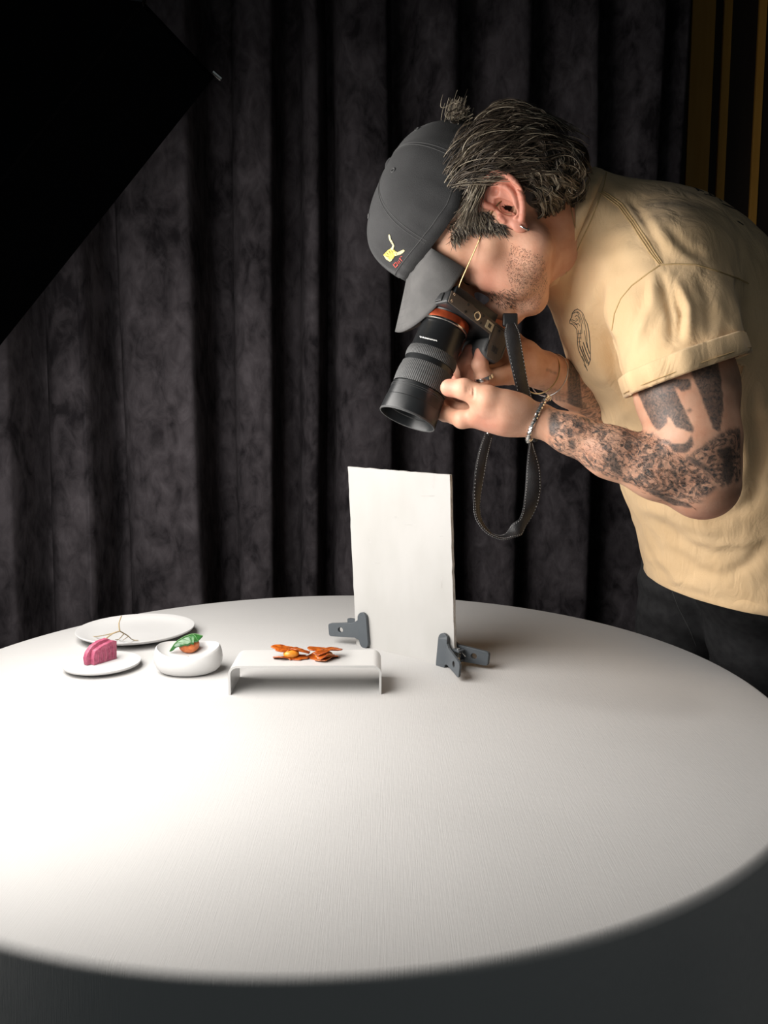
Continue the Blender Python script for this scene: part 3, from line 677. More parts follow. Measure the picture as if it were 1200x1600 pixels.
def clamp(p, X, zc, roll, open_, label, flip):
    """p: jaw point on the board edge; X: outward along the board; Y: towards the viewer side"""
    Y = bN; Zv = UPZ; c, s = math.cos(roll), math.sin(roll); X, Zv = X*c+Zv*s, Zv*c-X*s
    root = empty('spring_clamp', p, label, 'clamp', 'spring clamps holding the white board')
    Lh = .058; hh = .013; jh = .0275; jw = .0125
    out = []
    def arcp(cx, cy, r, a0, a1, n=7): return [(cx+r*math.cos(t), cy+r*math.sin(t)) for t in np.linspace(a0, a1, n)]
    pi = math.pi
    out += arcp(-jw/2+.0, jh-jw/2, jw/2+.003, pi, pi*.08)
    out += [(jw*.28, hh+.004), (jw*.9, hh)]
    out += arcp(Lh-.004, hh*.86-.004, .004, pi/2, 0, 4)+arcp(Lh-.004, -hh*.86+.004, .004, 0, -pi/2, 4)
    out += [(jw*.9, -hh), (jw*.28, -hh-.004)]
    out += arcp(-jw/2+.0, -jh+jw/2, jw/2+.003, -pi*.08, -pi)
    piv = np.array(p)+X*.016-Y*(BT/2) if True else None
    for sg, nm in ((1, 'front_arm'), (-1, 'back_arm')):
        op = open_[0] if sg > 0 else open_[1]
        def tr(x, y, z):   # x along handle, z vertical, y thickness; handle kinks outward past the jaw
            yy = BT/2+.0022+y
            if x > 0: yy += x*math.tan(op)
            else: yy += 0
            return np.array(p)-Y*BT/2+X*x+Y*sg*yy+Zv*z
        # inset hole in the handle
        hc = (Lh*.62, 0.0); hn = 20; hr = .0046
        o2 = np.array(out); mb = MB()
        hole = [(hc[0]+hr*math.cos(t), hc[1]+hr*math.sin(t)) for t in np.arange(hn)/hn*2*pi]
        n = len(o2)
        bm = bmesh.new()
        vo = [bm.verts.new((x, y, 0)) for x, y in o2]; vh = [bm.verts.new((x, y, 0)) for x, y in hole]
        es = [bm.edges.new((vo[i], vo[(i+1) % n])) for i in range(n)]+[bm.edges.new((vh[i], vh[(i+1) % hn])) for i in range(hn)]
        bmesh.ops.triangle_fill(bm, use_beauty=True, edges=es)
        # drop faces inside the hole
        for f in list(bm.faces):
            m = f.calc_center_median()
            if (m.x-hc[0])**2+(m.y-hc[1])**2 < (hr*.92)**2: bm.faces.remove(f)
        r = bmesh.ops.extrude_face_region(bm, geom=list(bm.faces)); 
        th = .0055
        for v in [g for g in r['geom'] if isinstance(g, bmesh.types.BMVert)]: v.co.z = th
        me = bpy.data.meshes.new(nm)
        for v in bm.verts: v.co = Vector(tr(v.co.x, v.co.z, v.co.y))
        bmesh.ops.recalc_face_normals(bm, faces=bm.faces); bm.to_mesh(me); bm.free()
        o = link(nm, me, M['clamp'], root, smooth=False)
        b = o.modifiers.new('bevel', 'BEVEL'); b.width = .0011; b.segments = 2; b.limit_method = 'ANGLE'; b.angle_limit = math.radians(50)
        # rubber jaw pad and side cheeks
        mb = MB(); pp = np.array(p)-Y*BT/2+Y*sg*(BT/2+.0014)
        mb.box(pp-X*.006, .0055, .0008, jh*.85, X, Y, Zv); mb.build('jaw_pad', M['rubber'], root, bevel=.0005)
        mb = MB()
        for zz in (-hh*.62, hh*.62):
            mb.box(np.array(p)+X*.017-Y*BT/2+Y*sg*.004+Zv*zz, .007, .0042, .0016, X, Y, Zv)
        mb.build('pivot_cheek', M['clamp'], root, bevel=.0006)
    q = np.array(p)+X*.017-Y*BT/2
    mb = MB(); mb.tube([q-Zv*hh*.95, q+Zv*hh*.95], .0026, 14); mb.build('pivot_pin', M['chrome'], root)
    mb = MB(); tt = np.linspace(0, 1, 60); P = [q+Zv*(hh*(-.5+t))+X*.0048*math.cos(t*30)+Y*.0048*math.sin(t*30) for t in tt]
    P += [q+Zv*hh*.5+X*.02+Y*.010]; mb.tube(P, .0007, 6); mb.build('torsion_spring', M['chrome'], root)
    return root
kz = lambda u, v: plane_pt(u, v, b0, bN)
clamp(kz(570, 984)-bX*.004, -bX, 0, -.10, (.28, .28), 'slate grey spring clamp gripping the left edge of the white board', False)
clamp(kz(703, 1020)-bX*.004, bX, 0, -.10, (.66, .30), 'slate grey spring clamp gripping the right edge of the white board, handles spread', True)

# ================================================================== PERSON
man = empty('person', (.70, 1.45, 0), 'person in tan t-shirt and black cap bending over the table behind a camera', 'person')
# head frame: F where the face looks, L the left side (towards the viewer), Z the crown
HC = W(788, 347, 1.09); HS = 1.04
hF = unit(idir(-.485, .875)); hZ = unit(idir(-.875, -.485)); hL = -unit(FWD+unit(HC-CAM))
hF = unit(hF-hL*(hF@hL)); hZ = unit(np.cross(hF, hL)); hF = unit(np.cross(hL, hZ))
yaw = math.radians(4); hF, hL = unit(hF*math.cos(yaw)-hL*math.sin(yaw)), unit(hL*math.cos(yaw)+hF*math.sin(yaw))
HA = np.array([hF, hL, hZ])
def H(x, y, z): return HC+HS*(x*hF+y*hL+z*hZ)
def h2(u, v, y=0.0):
    """head coordinates (x, z) of a sight point at lateral offset y"""
    p = plane_pt(u, v, HC+HS*y*hL, hL)-HC; return p@hF/HS, p@hZ/HS

shL, elL, wrL = W(1050, 465, 1.06), W(1096, 757, .985), W(850, 660, 1.03)
shR, elR, wrR = W(985, 440, 1.36), W(975, 650, 1.37), W(850, 578, 1.19)
LEFT_HAND = dict(
    palm=[(W(838, 656, 1.032), .021), (W(790, 650, 1.035), .024), (W(755, 652, 1.05), .0165)],
    thumb=[(W(812, 640, 1.020), .019), (W(762, 624, 1.012), .0165), (W(725, 608, 1.018), .0125), (W(702, 606, 1.028), .0118)],
    index=[(W(762, 655, 1.042), .0125), (W(722, 655, 1.050), .0115), (W(695, 646, 1.075), .0100), (W(682, 630, 1.105), .0092)],
    middle=[(W(765, 645, 1.062), .0125), (W(725, 645, 1.075), .0112), (W(700, 634, 1.100), .0100), (W(688, 616, 1.124), .0092)],
    ring=[(W(770, 637, 1.080), .0120), (W(733, 633, 1.100), .0105), (W(710, 620, 1.122), .0095), (W(698, 603, 1.138), .0086)],
    little=[(W(776, 630, 1.096), .0105), (W(744, 621, 1.118), .0092), (W(724, 607, 1.136), .0082), (W(713, 593, 1.146), .0076)])
RIGHT_HAND = dict(
    palm=[(W(846, 579, 1.185), .026), (W(815, 570, 1.160), .028), (W(800, 562, 1.150), .025)],
    thumb=[(W(820, 552, 1.172), .019), (W(800, 532, 1.188), .0140), (W(782, 512, 1.190), .0115), (W(768, 498, 1.185), .0105)],
    little=[(W(796, 585, 1.118), .0145), (W(757, 592, 1.092), .0110), (W(750, 570, 1.086), .0104), (W(752, 552, 1.088), .0095)],
    ring=[(W(792, 578, 1.140), .0150), (W(733, 590, 1.108), .0112), (W(727, 566, 1.102), .0104), (W(734, 548, 1.104), .0095)],
    middle=[(W(790, 570, 1.160), .0150), (W(722, 580, 1.132), .0115), (W(714, 556, 1.126), .0105), (W(722, 540, 1.126), .0095)],
    index=[(W(792, 558, 1.180), .0150), (W(728, 560, 1.165), .0115), (W(706, 535, 1.160), .0105), (W(706, 515, 1.158), .0095)])
def build_body():
    lo = np.array([.02, .86, .78]); hi = np.array([.80, 1.56, 1.66])
    f = Field(lo, hi, .0021)
    # torso (under the clothes) and hips
    lat = np.array([.15, -.98, .0])
    f.cone(W(1010, 440, 1.2), W(1120, 690, 1.28), .092, .088, .03, wide=lat, f=1.45)
    f.cone(W(1120, 690, 1.28), W(1190, 905, 1.40), .088, .095, .03, wide=lat, f=1.35)
    f.cone(shL, W(1000, 400, 1.2), .058, .085, .03); f.cone(shR, W(1000, 400, 1.2), .058, .085, .03)
    # neck
    f.cone(W(838, 350, 1.10), W(945, 378, 1.18), .056, .058, .03)
    f.cone(W(858, 392, 1.09), W(900, 410, 1.14), .022, .036, .03)
    # skull and face
    e = lambda c, r, k=.012, op='add': f.ell(H(*c), np.array(r)*HS, HA, k, op)
    c = lambda a, b, ra, rb, k=.012, op='add': f.cone(H(*a), H(*b), ra*HS, rb*HS, k, op)
    e((0, 0, .045), (.099, .076, .086), .03); e((-.045, 0, .02), (.055, .068, .062), .03); e((.045, 0, .045), (.055, .064, .058), .03)
    e((.045, 0, -.035), (.046, .054, .052), .03)
    for s in (1, -1):
        c((.012, s*.056, -.048), (.063, s*.018, -.079), .016, .014, .025)          # jaw
        c((.006, s*.060, -.005), (.012, s*.056, -.048), .016, .016, .025)
        c((.035, s*.060, .004), (.074, s*.040, -.014), .012, .015, .02)            # cheekbone
        c((.091, s*.012, .024), (.076, s*.047, .020), .010, .010, .012)            # brow
        e((.098, s*.032, .004), (.014, .016, .012), .014, 'sub')                   # socket
        e((.079, s*.032, .004), (.0135, .0135, .0125), .004)                       # eye
        c((.087, s*.020, .0115), (.084, s*.044, .0085), .0038, .0038, .004)        # upper lid
        c((.088, s*.020, -.004), (.084, s*.042, -.005), .0034, .0034, .004)
        e((.108, s*.012, -.038), (.011, .008, .009), .008)                         # ala
        e((.062, s*.044, -.045), (.02, .016, .025), .02)                           # cheek
    c((.097, 0, .016), (.121, 0, -.030), .0085, .0115, .012); e((.119, 0, -.034), (.011, .011, .010), .008)
    e((.094, 0, -.055), (.016, .026, .017), .015)
    e((.101, 0, -.066), (.009, .023, .0055), .005); e((.099, 0, -.0765), (.009, .020, .0065), .004)
    c((.1065, -.02, -.0708), (.1065, .02, -.0708), .0014, .0014, .002, 'sub')
    e((.069, 0, -.083), (.018, .023, .0165), .02)
    for s in (1, -1): e((-.009, s*.071, .004), (.008, .014, .009), .003, 'sub')   # ear canal hollow
    # arms
    f.chain([shL, W(1072, 610, 1.00), W(1084, 690, .985), elL], [.062, .060, .053, .041], .015)
    f.cone(W(1104, 740, .99), W(1106, 758, .985), .036, .033, .02)
    f.chain([W(1092, 750, .985), W(1030, 733, .99), W(955, 707, 1.005), W(890, 677, 1.02), wrL], [.040, .0365, .0305, .0235, .0205], .015)
    f.chain([shR, W(985, 540, 1.375), elR], [.056, .050, .042], .015)
    f.chain([elR, W(930, 622, 1.30), W(893, 600, 1.24), wrR], [.040, .041, .034, .0265], .015)
    # hands
    for Hd in (LEFT_HAND, RIGHT_HAND):
        pl = Hd['palm']; f.chain([p[0] for p in pl], [p[1] for p in pl], .012)
        base = pl[-2][0]; end = pl[-1][0]
        for nm in ('index', 'middle', 'ring', 'little'):
            q = Hd[nm]; f.cone(pl[-2][0]*.75+q[0][0]*.25, q[0][0], pl[-2][1]*.62, q[0][1], .012)
        q = Hd['thumb']; f.cone(pl[0][0]*.5+pl[1][0]*.5, q[0][0], .019, q[0][1], .015)
        for nm in ('index', 'middle', 'ring', 'little', 'thumb'):
            q = Hd[nm]; f.chain([p[0] for p in q], [p[1] for p in q], .0035)
            for j in (1, 2): f.ell(q[j][0], np.full(3, q[j][1]*1.06), None, .004)
    # thumb creases and web of the near hand
    f.cone(W(790, 640, 1.018), W(752, 641, 1.03), .020, .014, .015)
    for u in (731, 736, 741): f.cone(W(u, 600, 1.0035), W(u-1.5, 622, 1.0035), .0012, .0012, .002, 'sub')
    V, F = f.mesh(2); return V, F
BV, BF = build_body()
keep_skin = Skin(BV, BF)
def paint_body():
    u, v = project(BV); N = normals(BV, BF); near = ((CAM-BV)*N).sum(1) > -.01
    d = (BV-CAM)@FWD
    C = np.zeros((len(BV), 4), np.float32); C[:, 3] = 1
    z4 = lambda L: [(780+x/2.857, 520+y/2.857) for x, y in L]
    armL = (d < 1.09) & (u > 858) & (v > 520)
    for poly in ([(610, 250), (640, 215), (730, 180), (775, 235), (870, 430), (862, 446), (790, 420), (745, 355), (752, 400), (712, 440), (690, 420), (650, 340)],
                 [(730, 205), (845, 205), (890, 110), (965, 100), (990, 190), (1002, 330), (985, 445), (955, 430), (905, 290), (862, 190), (850, 190), (856, 250), (815, 262), (780, 235)],
                 [(915, 330), (895, 240), (880, 180), (890, 180), (925, 280), (945, 370)],
                 [(760, 500), (840, 490), (856, 450), (872, 500), (830, 540), (780, 535)]):
        m = armL & near & inpoly(u, v, z4(poly)); C[m, 0] = .92
    # patterned sleeve on forearm and elbow, thinning to bare skin at the point of the elbow
    g = armL & inpoly(u, v, z4([(190, 330), (400, 380), (690, 450), (800, 560), (860, 540), (1000, 440), (1075, 420), (1080, 660), (960, 700), (900, 760), (760, 735), (480, 640), (170, 500)]))
    C[g, 1] = 1.0
    far = armL & ~near & (v > 600); C[far, 1] = .9
    # a few curls of solid ink over the pattern
    for poly in ([(820, 560), (850, 545), (905, 575), (960, 610), (950, 640), (890, 605)], [(960, 520), (1040, 500), (1052, 640), (1020, 690), (985, 640), (1000, 580)],
                 [(870, 640), (905, 650), (900, 720), (880, 700)], [(640, 700), (690, 690), (760, 735), (850, 760), (868, 785), (780, 770)], [(480, 560), (520, 520), (545, 600), (560, 650), (500, 620)],
                 [(200, 360), (260, 350), (280, 420), (240, 470), (200, 430)], [(330, 390), (390, 400), (372, 425), (335, 420)], [(300, 480), (340, 470), (352, 520), (320, 530)],
                 [(840, 330), (870, 345), (845, 360)], [(700, 470), (760, 480), (780, 505), (730, 500)]):
        m = armL & near & inpoly(u, v, z4(poly)); C[m, 0] = .75
    for poly in ([(905, 610), (985, 690), (970, 705), (950, 640)], [(330, 455), (440, 455), (470, 590), (430, 560), (345, 520)]):
        m = armL & near & inpoly(u, v, z4(poly)); C[m, 0] *= .15; C[m, 1] *= .35
    # far wrist: dark band and script strokes
    armR = (d > 1.15) & (u > 828) & (v > 530) & (v < 660) & (u < 960)
    m = armR & inpoly(u, v, [(889, 560), (905, 575), (912, 640), (890, 632), (886, 600)]); C[m, 0] = .8
    m = armR & (u > 905); C[m, 1] = .8
    for x in range(842, 886, 6):
        m = armR & inpoly(u, v, [(x, 600+(x-842)*.25), (x+2.2, 600+(x-842)*.25), (x+5, 622+(x-842)*.2), (x+2, 622+(x-842)*.2)]); C[m, 0] = .8
    m = armR & (np.abs((v-578)-(u-855)*.4) < 3) & (u > 846) & (u < 872); C[m, 0] = .55
    for _ in range(2):
        S = C.copy(); c = np.ones(len(C))
        for i in range(4):
            x, y = BF[:, i], BF[:, (i+1) % 4]
            for d_ in (0, 1): S[:, d_] += np.bincount(x, C[y, d_], len(C))+np.bincount(y, C[x, d_], len(C))
            c += np.bincount(x, minlength=len(C))+np.bincount(y, minlength=len(C))
        C[:, :2] = S[:, :2]/c[:, None]
    C[:, 0] = np.clip((C[:, 0]-.26)/.40, 0, 1)*.95
    # reddened knuckles, ear side of the neck, lips
    def red(p, r, s): C[:, 2] = np.maximum(C[:, 2], s*np.exp(-((BV-p)**2).sum(1)/r**2))
    for Hd in (LEFT_HAND, RIGHT_HAND):
        for nm in ('thumb', 'index', 'middle', 'ring', 'little'):
            red(Hd[nm][3][0], .018, .75); red(Hd[nm][1][0], .012, .3)
    red(W(762, 657, 1.03), .03, .5); red(H(.104, 0, -.072), .016, .8); red(W(880, 340, 1.02), .05, .35); red(H(.075, .045, -.02), .03, .45); red(elL+np.array([.01, 0, -.035]), .03, .7)
    return C
body_me = mesh_quads('body', BV, BF)
ca = body_me.color_attributes.new('skin_mark', 'FLOAT_COLOR', 'POINT'); ca.data.foreach_set('color', paint_body().ravel())
body = link('body', body_me, M['skin'], man)

# eyes
for s in (1, -1):
    mb = MB(); mb.lathe(H(.0795, s*.032, .004), hF, [(.0, .0125*HS), (.006*HS, .0110*HS), (.0105*HS, .0068*HS), (.0127*HS, .0008)], 20); 
    o = mb.build('eyeball', mat('eye_white', (.6, .58, .55), .2, noise=50, col2=(.62, .58, .55)) if s == 1 else bpy.data.materials['eye_white'], man)
    mb = MB(); mb.lathe(H(.0795, s*.032, .004)+hF*.0128*HS, hF, [(-.0012, .0056), (.0004, .003), (.0006, .0006)], 16)
    mb.build('iris', mat('eye_iris', (.03, .018, .01), .15, noise=200, col2=(.05, .03, .015)) if s == 1 else bpy.data.materials['eye_iris'], o)

# ------------------------------------------------------------------ ear
def build_ear(s):
    # x forward, z up, y outwards from the head, metres before scaling
    O = H(-.004, s*.069, .008)
    lx, lz = math.cos(.40), math.sin(.40)
    def E(x, z, y): return O+HS*1.10*((x*lx-z*lz)*hF+(z*lx+x*lz)*hZ+s*y*hL)
    f = Field(np.minimum(O-.055, O-.055), O+.055, .0011)
    base = [(.010, -.012, .006), (-.004, .010, .009), (-.012, .012, .012), (-.012, -.010, .012)]
    f.cone(E(.004, -.016, .005), E(-.008, .014, .010), .011, .015, .006, wide=s*hL+hF*.35, f=.42)
    hel = spline([E(.004, .004, .006), E(.013, .014, .008), E(.014, .025, .010), (E(.004, .034, .014)), E(-.012, .034, .019), E(-.022, .022, .022), E(-.024, .006, .022), E(-.019, -.010, .018), E(-.010, -.022, .013)], 3)
    for i in range(len(hel)-1): f.cone(hel[i], hel[i+1], .0036, .0036, .0025)
    fl = [E(.004, .022, .008), E(-.014, .022, .014), E(-.016, .004, .015)]
    f.chain(fl, [.010, .010, .009], .004, wide=s*hL+hF*.35, f=.32)
    ant = spline([E(-.004, .026, .012), E(-.0145, .014, .017), E(-.015, .0, .017), E(-.009, -.0125, .014)], 3)
    for i in range(len(ant)-1): f.cone(ant[i], ant[i+1], .0034, .0034, .003)
    f.ell(E(-.003, -.026, .009), np.array([.0085, .0042, .0105])*HS, HA, .005)
    f.cone(E(.008, -.006, .008), E(.007, -.012, .008), .0042, .0036, .003)                 # tragus
    f.cone(E(-.006, -.0155, .012), E(-.010, -.013, .013), .0035, .003, .003)
    f.ell(E(-.002, -.001, .012), np.array([.0078, .0095, .0165])*HS, HA, .003, 'sub')     # concha
    f.ell(E(-.002, .0185, .014), np.array([.006, .004, .005])*HS, HA, .004, 'sub')
    f.ell(E(-.0195, .012, .024), np.array([.0016, .004, .014])*HS, HA, .003, 'sub')
    V, F = f.mesh(1); me = mesh_quads('ear', V, F)
    a = me.color_attributes.new('skin_mark', 'FLOAT_COLOR', 'POINT'); C = np.zeros((len(V), 4), np.float32); C[:, 2] = .62; C[:, 3] = 1; a.data.foreach_set('color', C.ravel())
    o = link('ear', me, M['skin'], man)
    if s == 1:
        mb = MB(); ctr = E(-.0055, -.031, .012); t = np.linspace(-.8, 2*math.pi-1.6, 26)
        P = [ctr+.0062*(np.cos(a)*(hF*.25+hL*.97)+np.sin(a)*hZ) for a in t]; mb.tube(P, .0013, 10); mb.build('hoop_earring', M['chrome'], man)
build_ear(1); build_ear(-1)

# ------------------------------------------------------------------ cap
def rim(ph):
    c, s_ = math.cos(ph), math.sin(ph)
    fr = max(c, 0)
    return np.array([.022+(.104 if c > 0 else .104)*c, .084*s_, .055+.023*fr**1.6+.026*max(-c, 0)])
def cap():
    root = bpy.data.objects.new('baseball_cap', None); COL.objects.link(root); root.location = H(0, 0, .1); child(root, man); root.location = H(0, 0, .1)-np.array(man.location)
    root.matrix_parent_inverse = Matrix.Identity(4)
    return root
NP = 96
def cap_pt(ph, t):
    r = rim(ph); c = math.cos(ph); top = np.array([.002, 0, .168]); n = 2.6+.5*c; a = t*math.pi/2
    rf = math.cos(a)**(2/n); hf = math.sin(a)**(2/n)
    q = top+(r-top)*rf; q[2] = r[2]+(top[2]-r[2])*hf
    wr_ = .0012*math.sin(9*ph+4*t)*math.sin(a*2)+.0010*math.sin(23*ph+1+6*t)*max(0, 1-t*2.5)
    # panel seams pinch in slightly
    for k in range(6):
        dphi = (ph-(k*math.pi/3)+math.pi) % (2*math.pi)-math.pi; wr_ -= .0012*math.exp(-(dphi/.05)**2)*math.sin(a*2)**.5 if 0 < t < 1 else 0
    dirv = unit(np.array([r[0]-.02, r[1], .02])); q = q+dirv*wr_
    return H(*q)
def build_cap():
    mb = MB(); G = [[cap_pt(p, t) for p in np.arange(NP)/NP*2*math.pi] for t in np.linspace(0, .995, 30)]
    mb.grid(np.array(G), closed_v=True, flip=False); mb.F.append(tuple(range(29*NP, 30*NP))); mb.mi.append(0)
    o = mb.build('cap_crown', M['cap'], man, angle=80); md = o.modifiers.new('thick', 'SOLIDIFY'); md.thickness = .0022; md.offset = -1
    sk = Skin(mb.V, [f for f in mb.F if len(f) == 4])
    # brim, curved down at both sides
    mb = MB(); G = []
    for s_ in np.linspace(-1, 1, 41):
        ph = s_*math.radians(57); r = rim(ph)+np.array([-.002, 0, -.001]); row = []
        L = .066*(1-abs(s_)**3.6)**.5+.001
        for t in np.linspace(0, 1, 14):
            x = r[0]+L*t*math.cos(ph*.25); y = r[1]*(1-.10*t*abs(s_))+L*t*math.sin(ph*.25)
            z = r[2]-.020*t*(1-.25*t)-.030*(abs(s_)**1.1)*t**.8-.004*t*t
            row.append(H(x, y, z))
        G.append(row)
    mb.grid(np.array(G)); bo = mb.build('brim', M['brim'], o, fix=False, angle=80); md = bo.modifiers.new('thick', 'SOLIDIFY'); md.thickness = .0032; md.offset = 0
    lab(bo, 'grey brim, toned lighter for the light on it')
    bsk = Skin(mb.V, mb.F)
    mb = MB(); 
    for off in (.86, .72, .58, .44):
        P = []
        for row in G[1:-1]: i = off*13; a = int(i); P.append(row[a]+(row[a+1]-row[a])*(i-a))
        for sg in (1,): mb.tube([p+hZ*.0017 for p in P], .00035, 5)
    mb.build('brim_stitching', M['cap_stitch'], bo)
    # button
    mb = MB(); top = cap_pt(0, .995); 
    bt = H(.030, .0, .1735)
    mb.lathe(top-hZ*.001, hZ, [(0, .0085), (.002, .0088), (.0045, .0070), (.006, .003), (.0062, .0006)], 20); mb.build('cap_button', M['cap'], o)
    # eyelets
    for ph, t in ((math.radians(30), .62), (math.radians(88), .60), (math.radians(-30), .62), (math.radians(-88), .60), (math.radians(150), .60), (math.radians(-150), .60)):
        p = cap_pt(ph, t); n_ = unit(np.cross(cap_pt(ph+.02, t)-p, cap_pt(ph, t+.02)-p)); n_ = n_ if n_@(p-H(.02, 0, .06)) > 0 else -n_
        u_ = unit(np.cross(n_, [0, 0, 1])); v_ = np.cross(n_, u_)
        mb = MB(); mb.tube([p+n_*.0004+.0028*(math.cos(a)*u_+math.sin(a)*v_) for a in np.linspace(0, 2*math.pi, 20)], .0009, 6, cap=False); mb.build('eyelet', M['cap_stitch'], o)
    # panel seams as double rows of thread
    for k in range(6):
        mb = MB()
        for d_ in (-.022, .022):
            P = []
            for t in np.linspace(.02, .97, 40):
                p = cap_pt(k*math.pi/3+d_, t); P.append(p+unit(p-H(.02, 0, .05))*.0004)
            mb.tube(P, .00040, 5)
        mb.build('panel_seam', M['cap_stitch'], o)
    mb = MB(); P = [cap_pt(p, .045)+unit(cap_pt(p, .045)-H(.02, 0, .05))*.0004 for p in np.linspace(0, 2*math.pi, 90)]; mb.tube(P, .0004, 5); mb.build('rim_stitching', M['cap_stitch'], o)
    # embroidery: a yellow striped cat with its tail up, red capitals below
    z6 = lambda L: [(570+x/10, 340+y/10) for x, y in L]
    mb = MB(); sk.stroke(mb, z6([(382, 265), (400, 340), (432, 395), (452, 430), (438, 475), (410, 500)]), .0016, dens=2, lift=.0005); mb.build('embroidered_tail', M['cream'], o)
    mb = MB(); sk.patch(mb, z6([(300, 575), (345, 525), (400, 480), (450, 495), (500, 535), (470, 595), (440, 640), (415, 665), (370, 640), (320, 605)]), .0008, .8); mb.build('embroidered_cat', M['yellow'], o, fix=False)
    mb = MB(); sk.patch(mb, z6([(450, 530), (520, 535), (560, 515), (600, 498), (628, 512), (600, 545), (560, 570), (500, 590), (455, 600)]), .0008, .8)
    sk.patch(mb, z6([(300, 580), (330, 590), (400, 650), (440, 640), (420, 670), (395, 680), (340, 640)]), .0012, .8); mb.build('embroidered_belly', M['cream'], o, fix=False)
    for q in ([(345, 540), (375, 575)], [(380, 510), (410, 560)], [(420, 500), (440, 545)], [(340, 590), (385, 600)], [(500, 545), (505, 575)], [(400, 355), (412, 350)], [(418, 392), (435, 380)]):
        mb = MB(); sk.stroke(mb, z6(q), .0004, lift=.0012, dens=1.5); mb.build('embroidered_stripe', M['ink'], o)
    for q in ([(455, 725), (495, 690), (520, 735), (480, 775), (455, 725)], [(515, 678), (545, 722)], [(530, 662), (565, 708)], [(545, 628), (590, 680)], [(540, 650), (560, 622)], [(560, 610), (585, 600)], [(440, 720), (480, 775)]):
        mb = MB(); sk.stroke(mb, z6(q), .00065, lift=.0007, dens=1.5); mb.build('embroidered_letter', M['red'], o)
    return o, sk
cap_o, cap_skin = build_cap()

# ------------------------------------------------------------------ hair: a dark mass with combed wavy locks over it
def hair_ell(th, ph, grow=1.0):
    return None
HEC = np.array([-.030, 0, .030]); HER = np.array([.086, .083, .083])
def hair_mass():
    f = Field(H(-.02, 0, .03)-.17, H(-.02, 0, .03)+.17, .0025)
    f.ell(H(-.034, 0, .040), np.array([.083, .082, .078])*HS, HA, .01)
    f.ell(H(-.060, 0, .00), np.array([.056, .076, .060])*HS, HA, .02)
    f.cone(H(-.095, -.03, -.035), H(-.095, .03, -.035), .026, .026, .02)
    for s in (1, -1):
        f.ell(H(-.004, s*.084, -.004), np.array([.030, .022, .042])*HS, HA, .012, 'sub')
    # face side and the underside of the cap stay clear
    f.ell(H(.110, 0, -.03), np.array([.075, .12, .075])*HS, HA, .01, 'sub')
    f.ell(H(.02, 0, -.09), np.array([.075, .12, .065])*HS, HA, .01, 'sub')
    def rimcut(X, Y, Z):
        x = ((X-HC[0])*hF[0]+(Y-HC[1])*hF[1]+(Z-HC[2])*hF[2])/HS; z = ((X-HC[0])*hZ[0]+(Y-HC[1])*hZ[1]+(Z-HC[2])*hZ[2])/HS
        return (-(z-(.085-.0*x))*1.0).astype(np.float32)*HS
    f.put(rimcut, f.lo, f.lo+f.n*f.v, .006, 'sub')
    V, F = f.mesh(1); me = mesh_quads('hair', V, F); return link('hair', me, M['hair'], man), V, F
hair_o, hV, hF_ = hair_mass()
EARP = [(757, 300), (772, 282), (800, 284), (816, 318), (822, 368), (795, 352), (765, 345)]
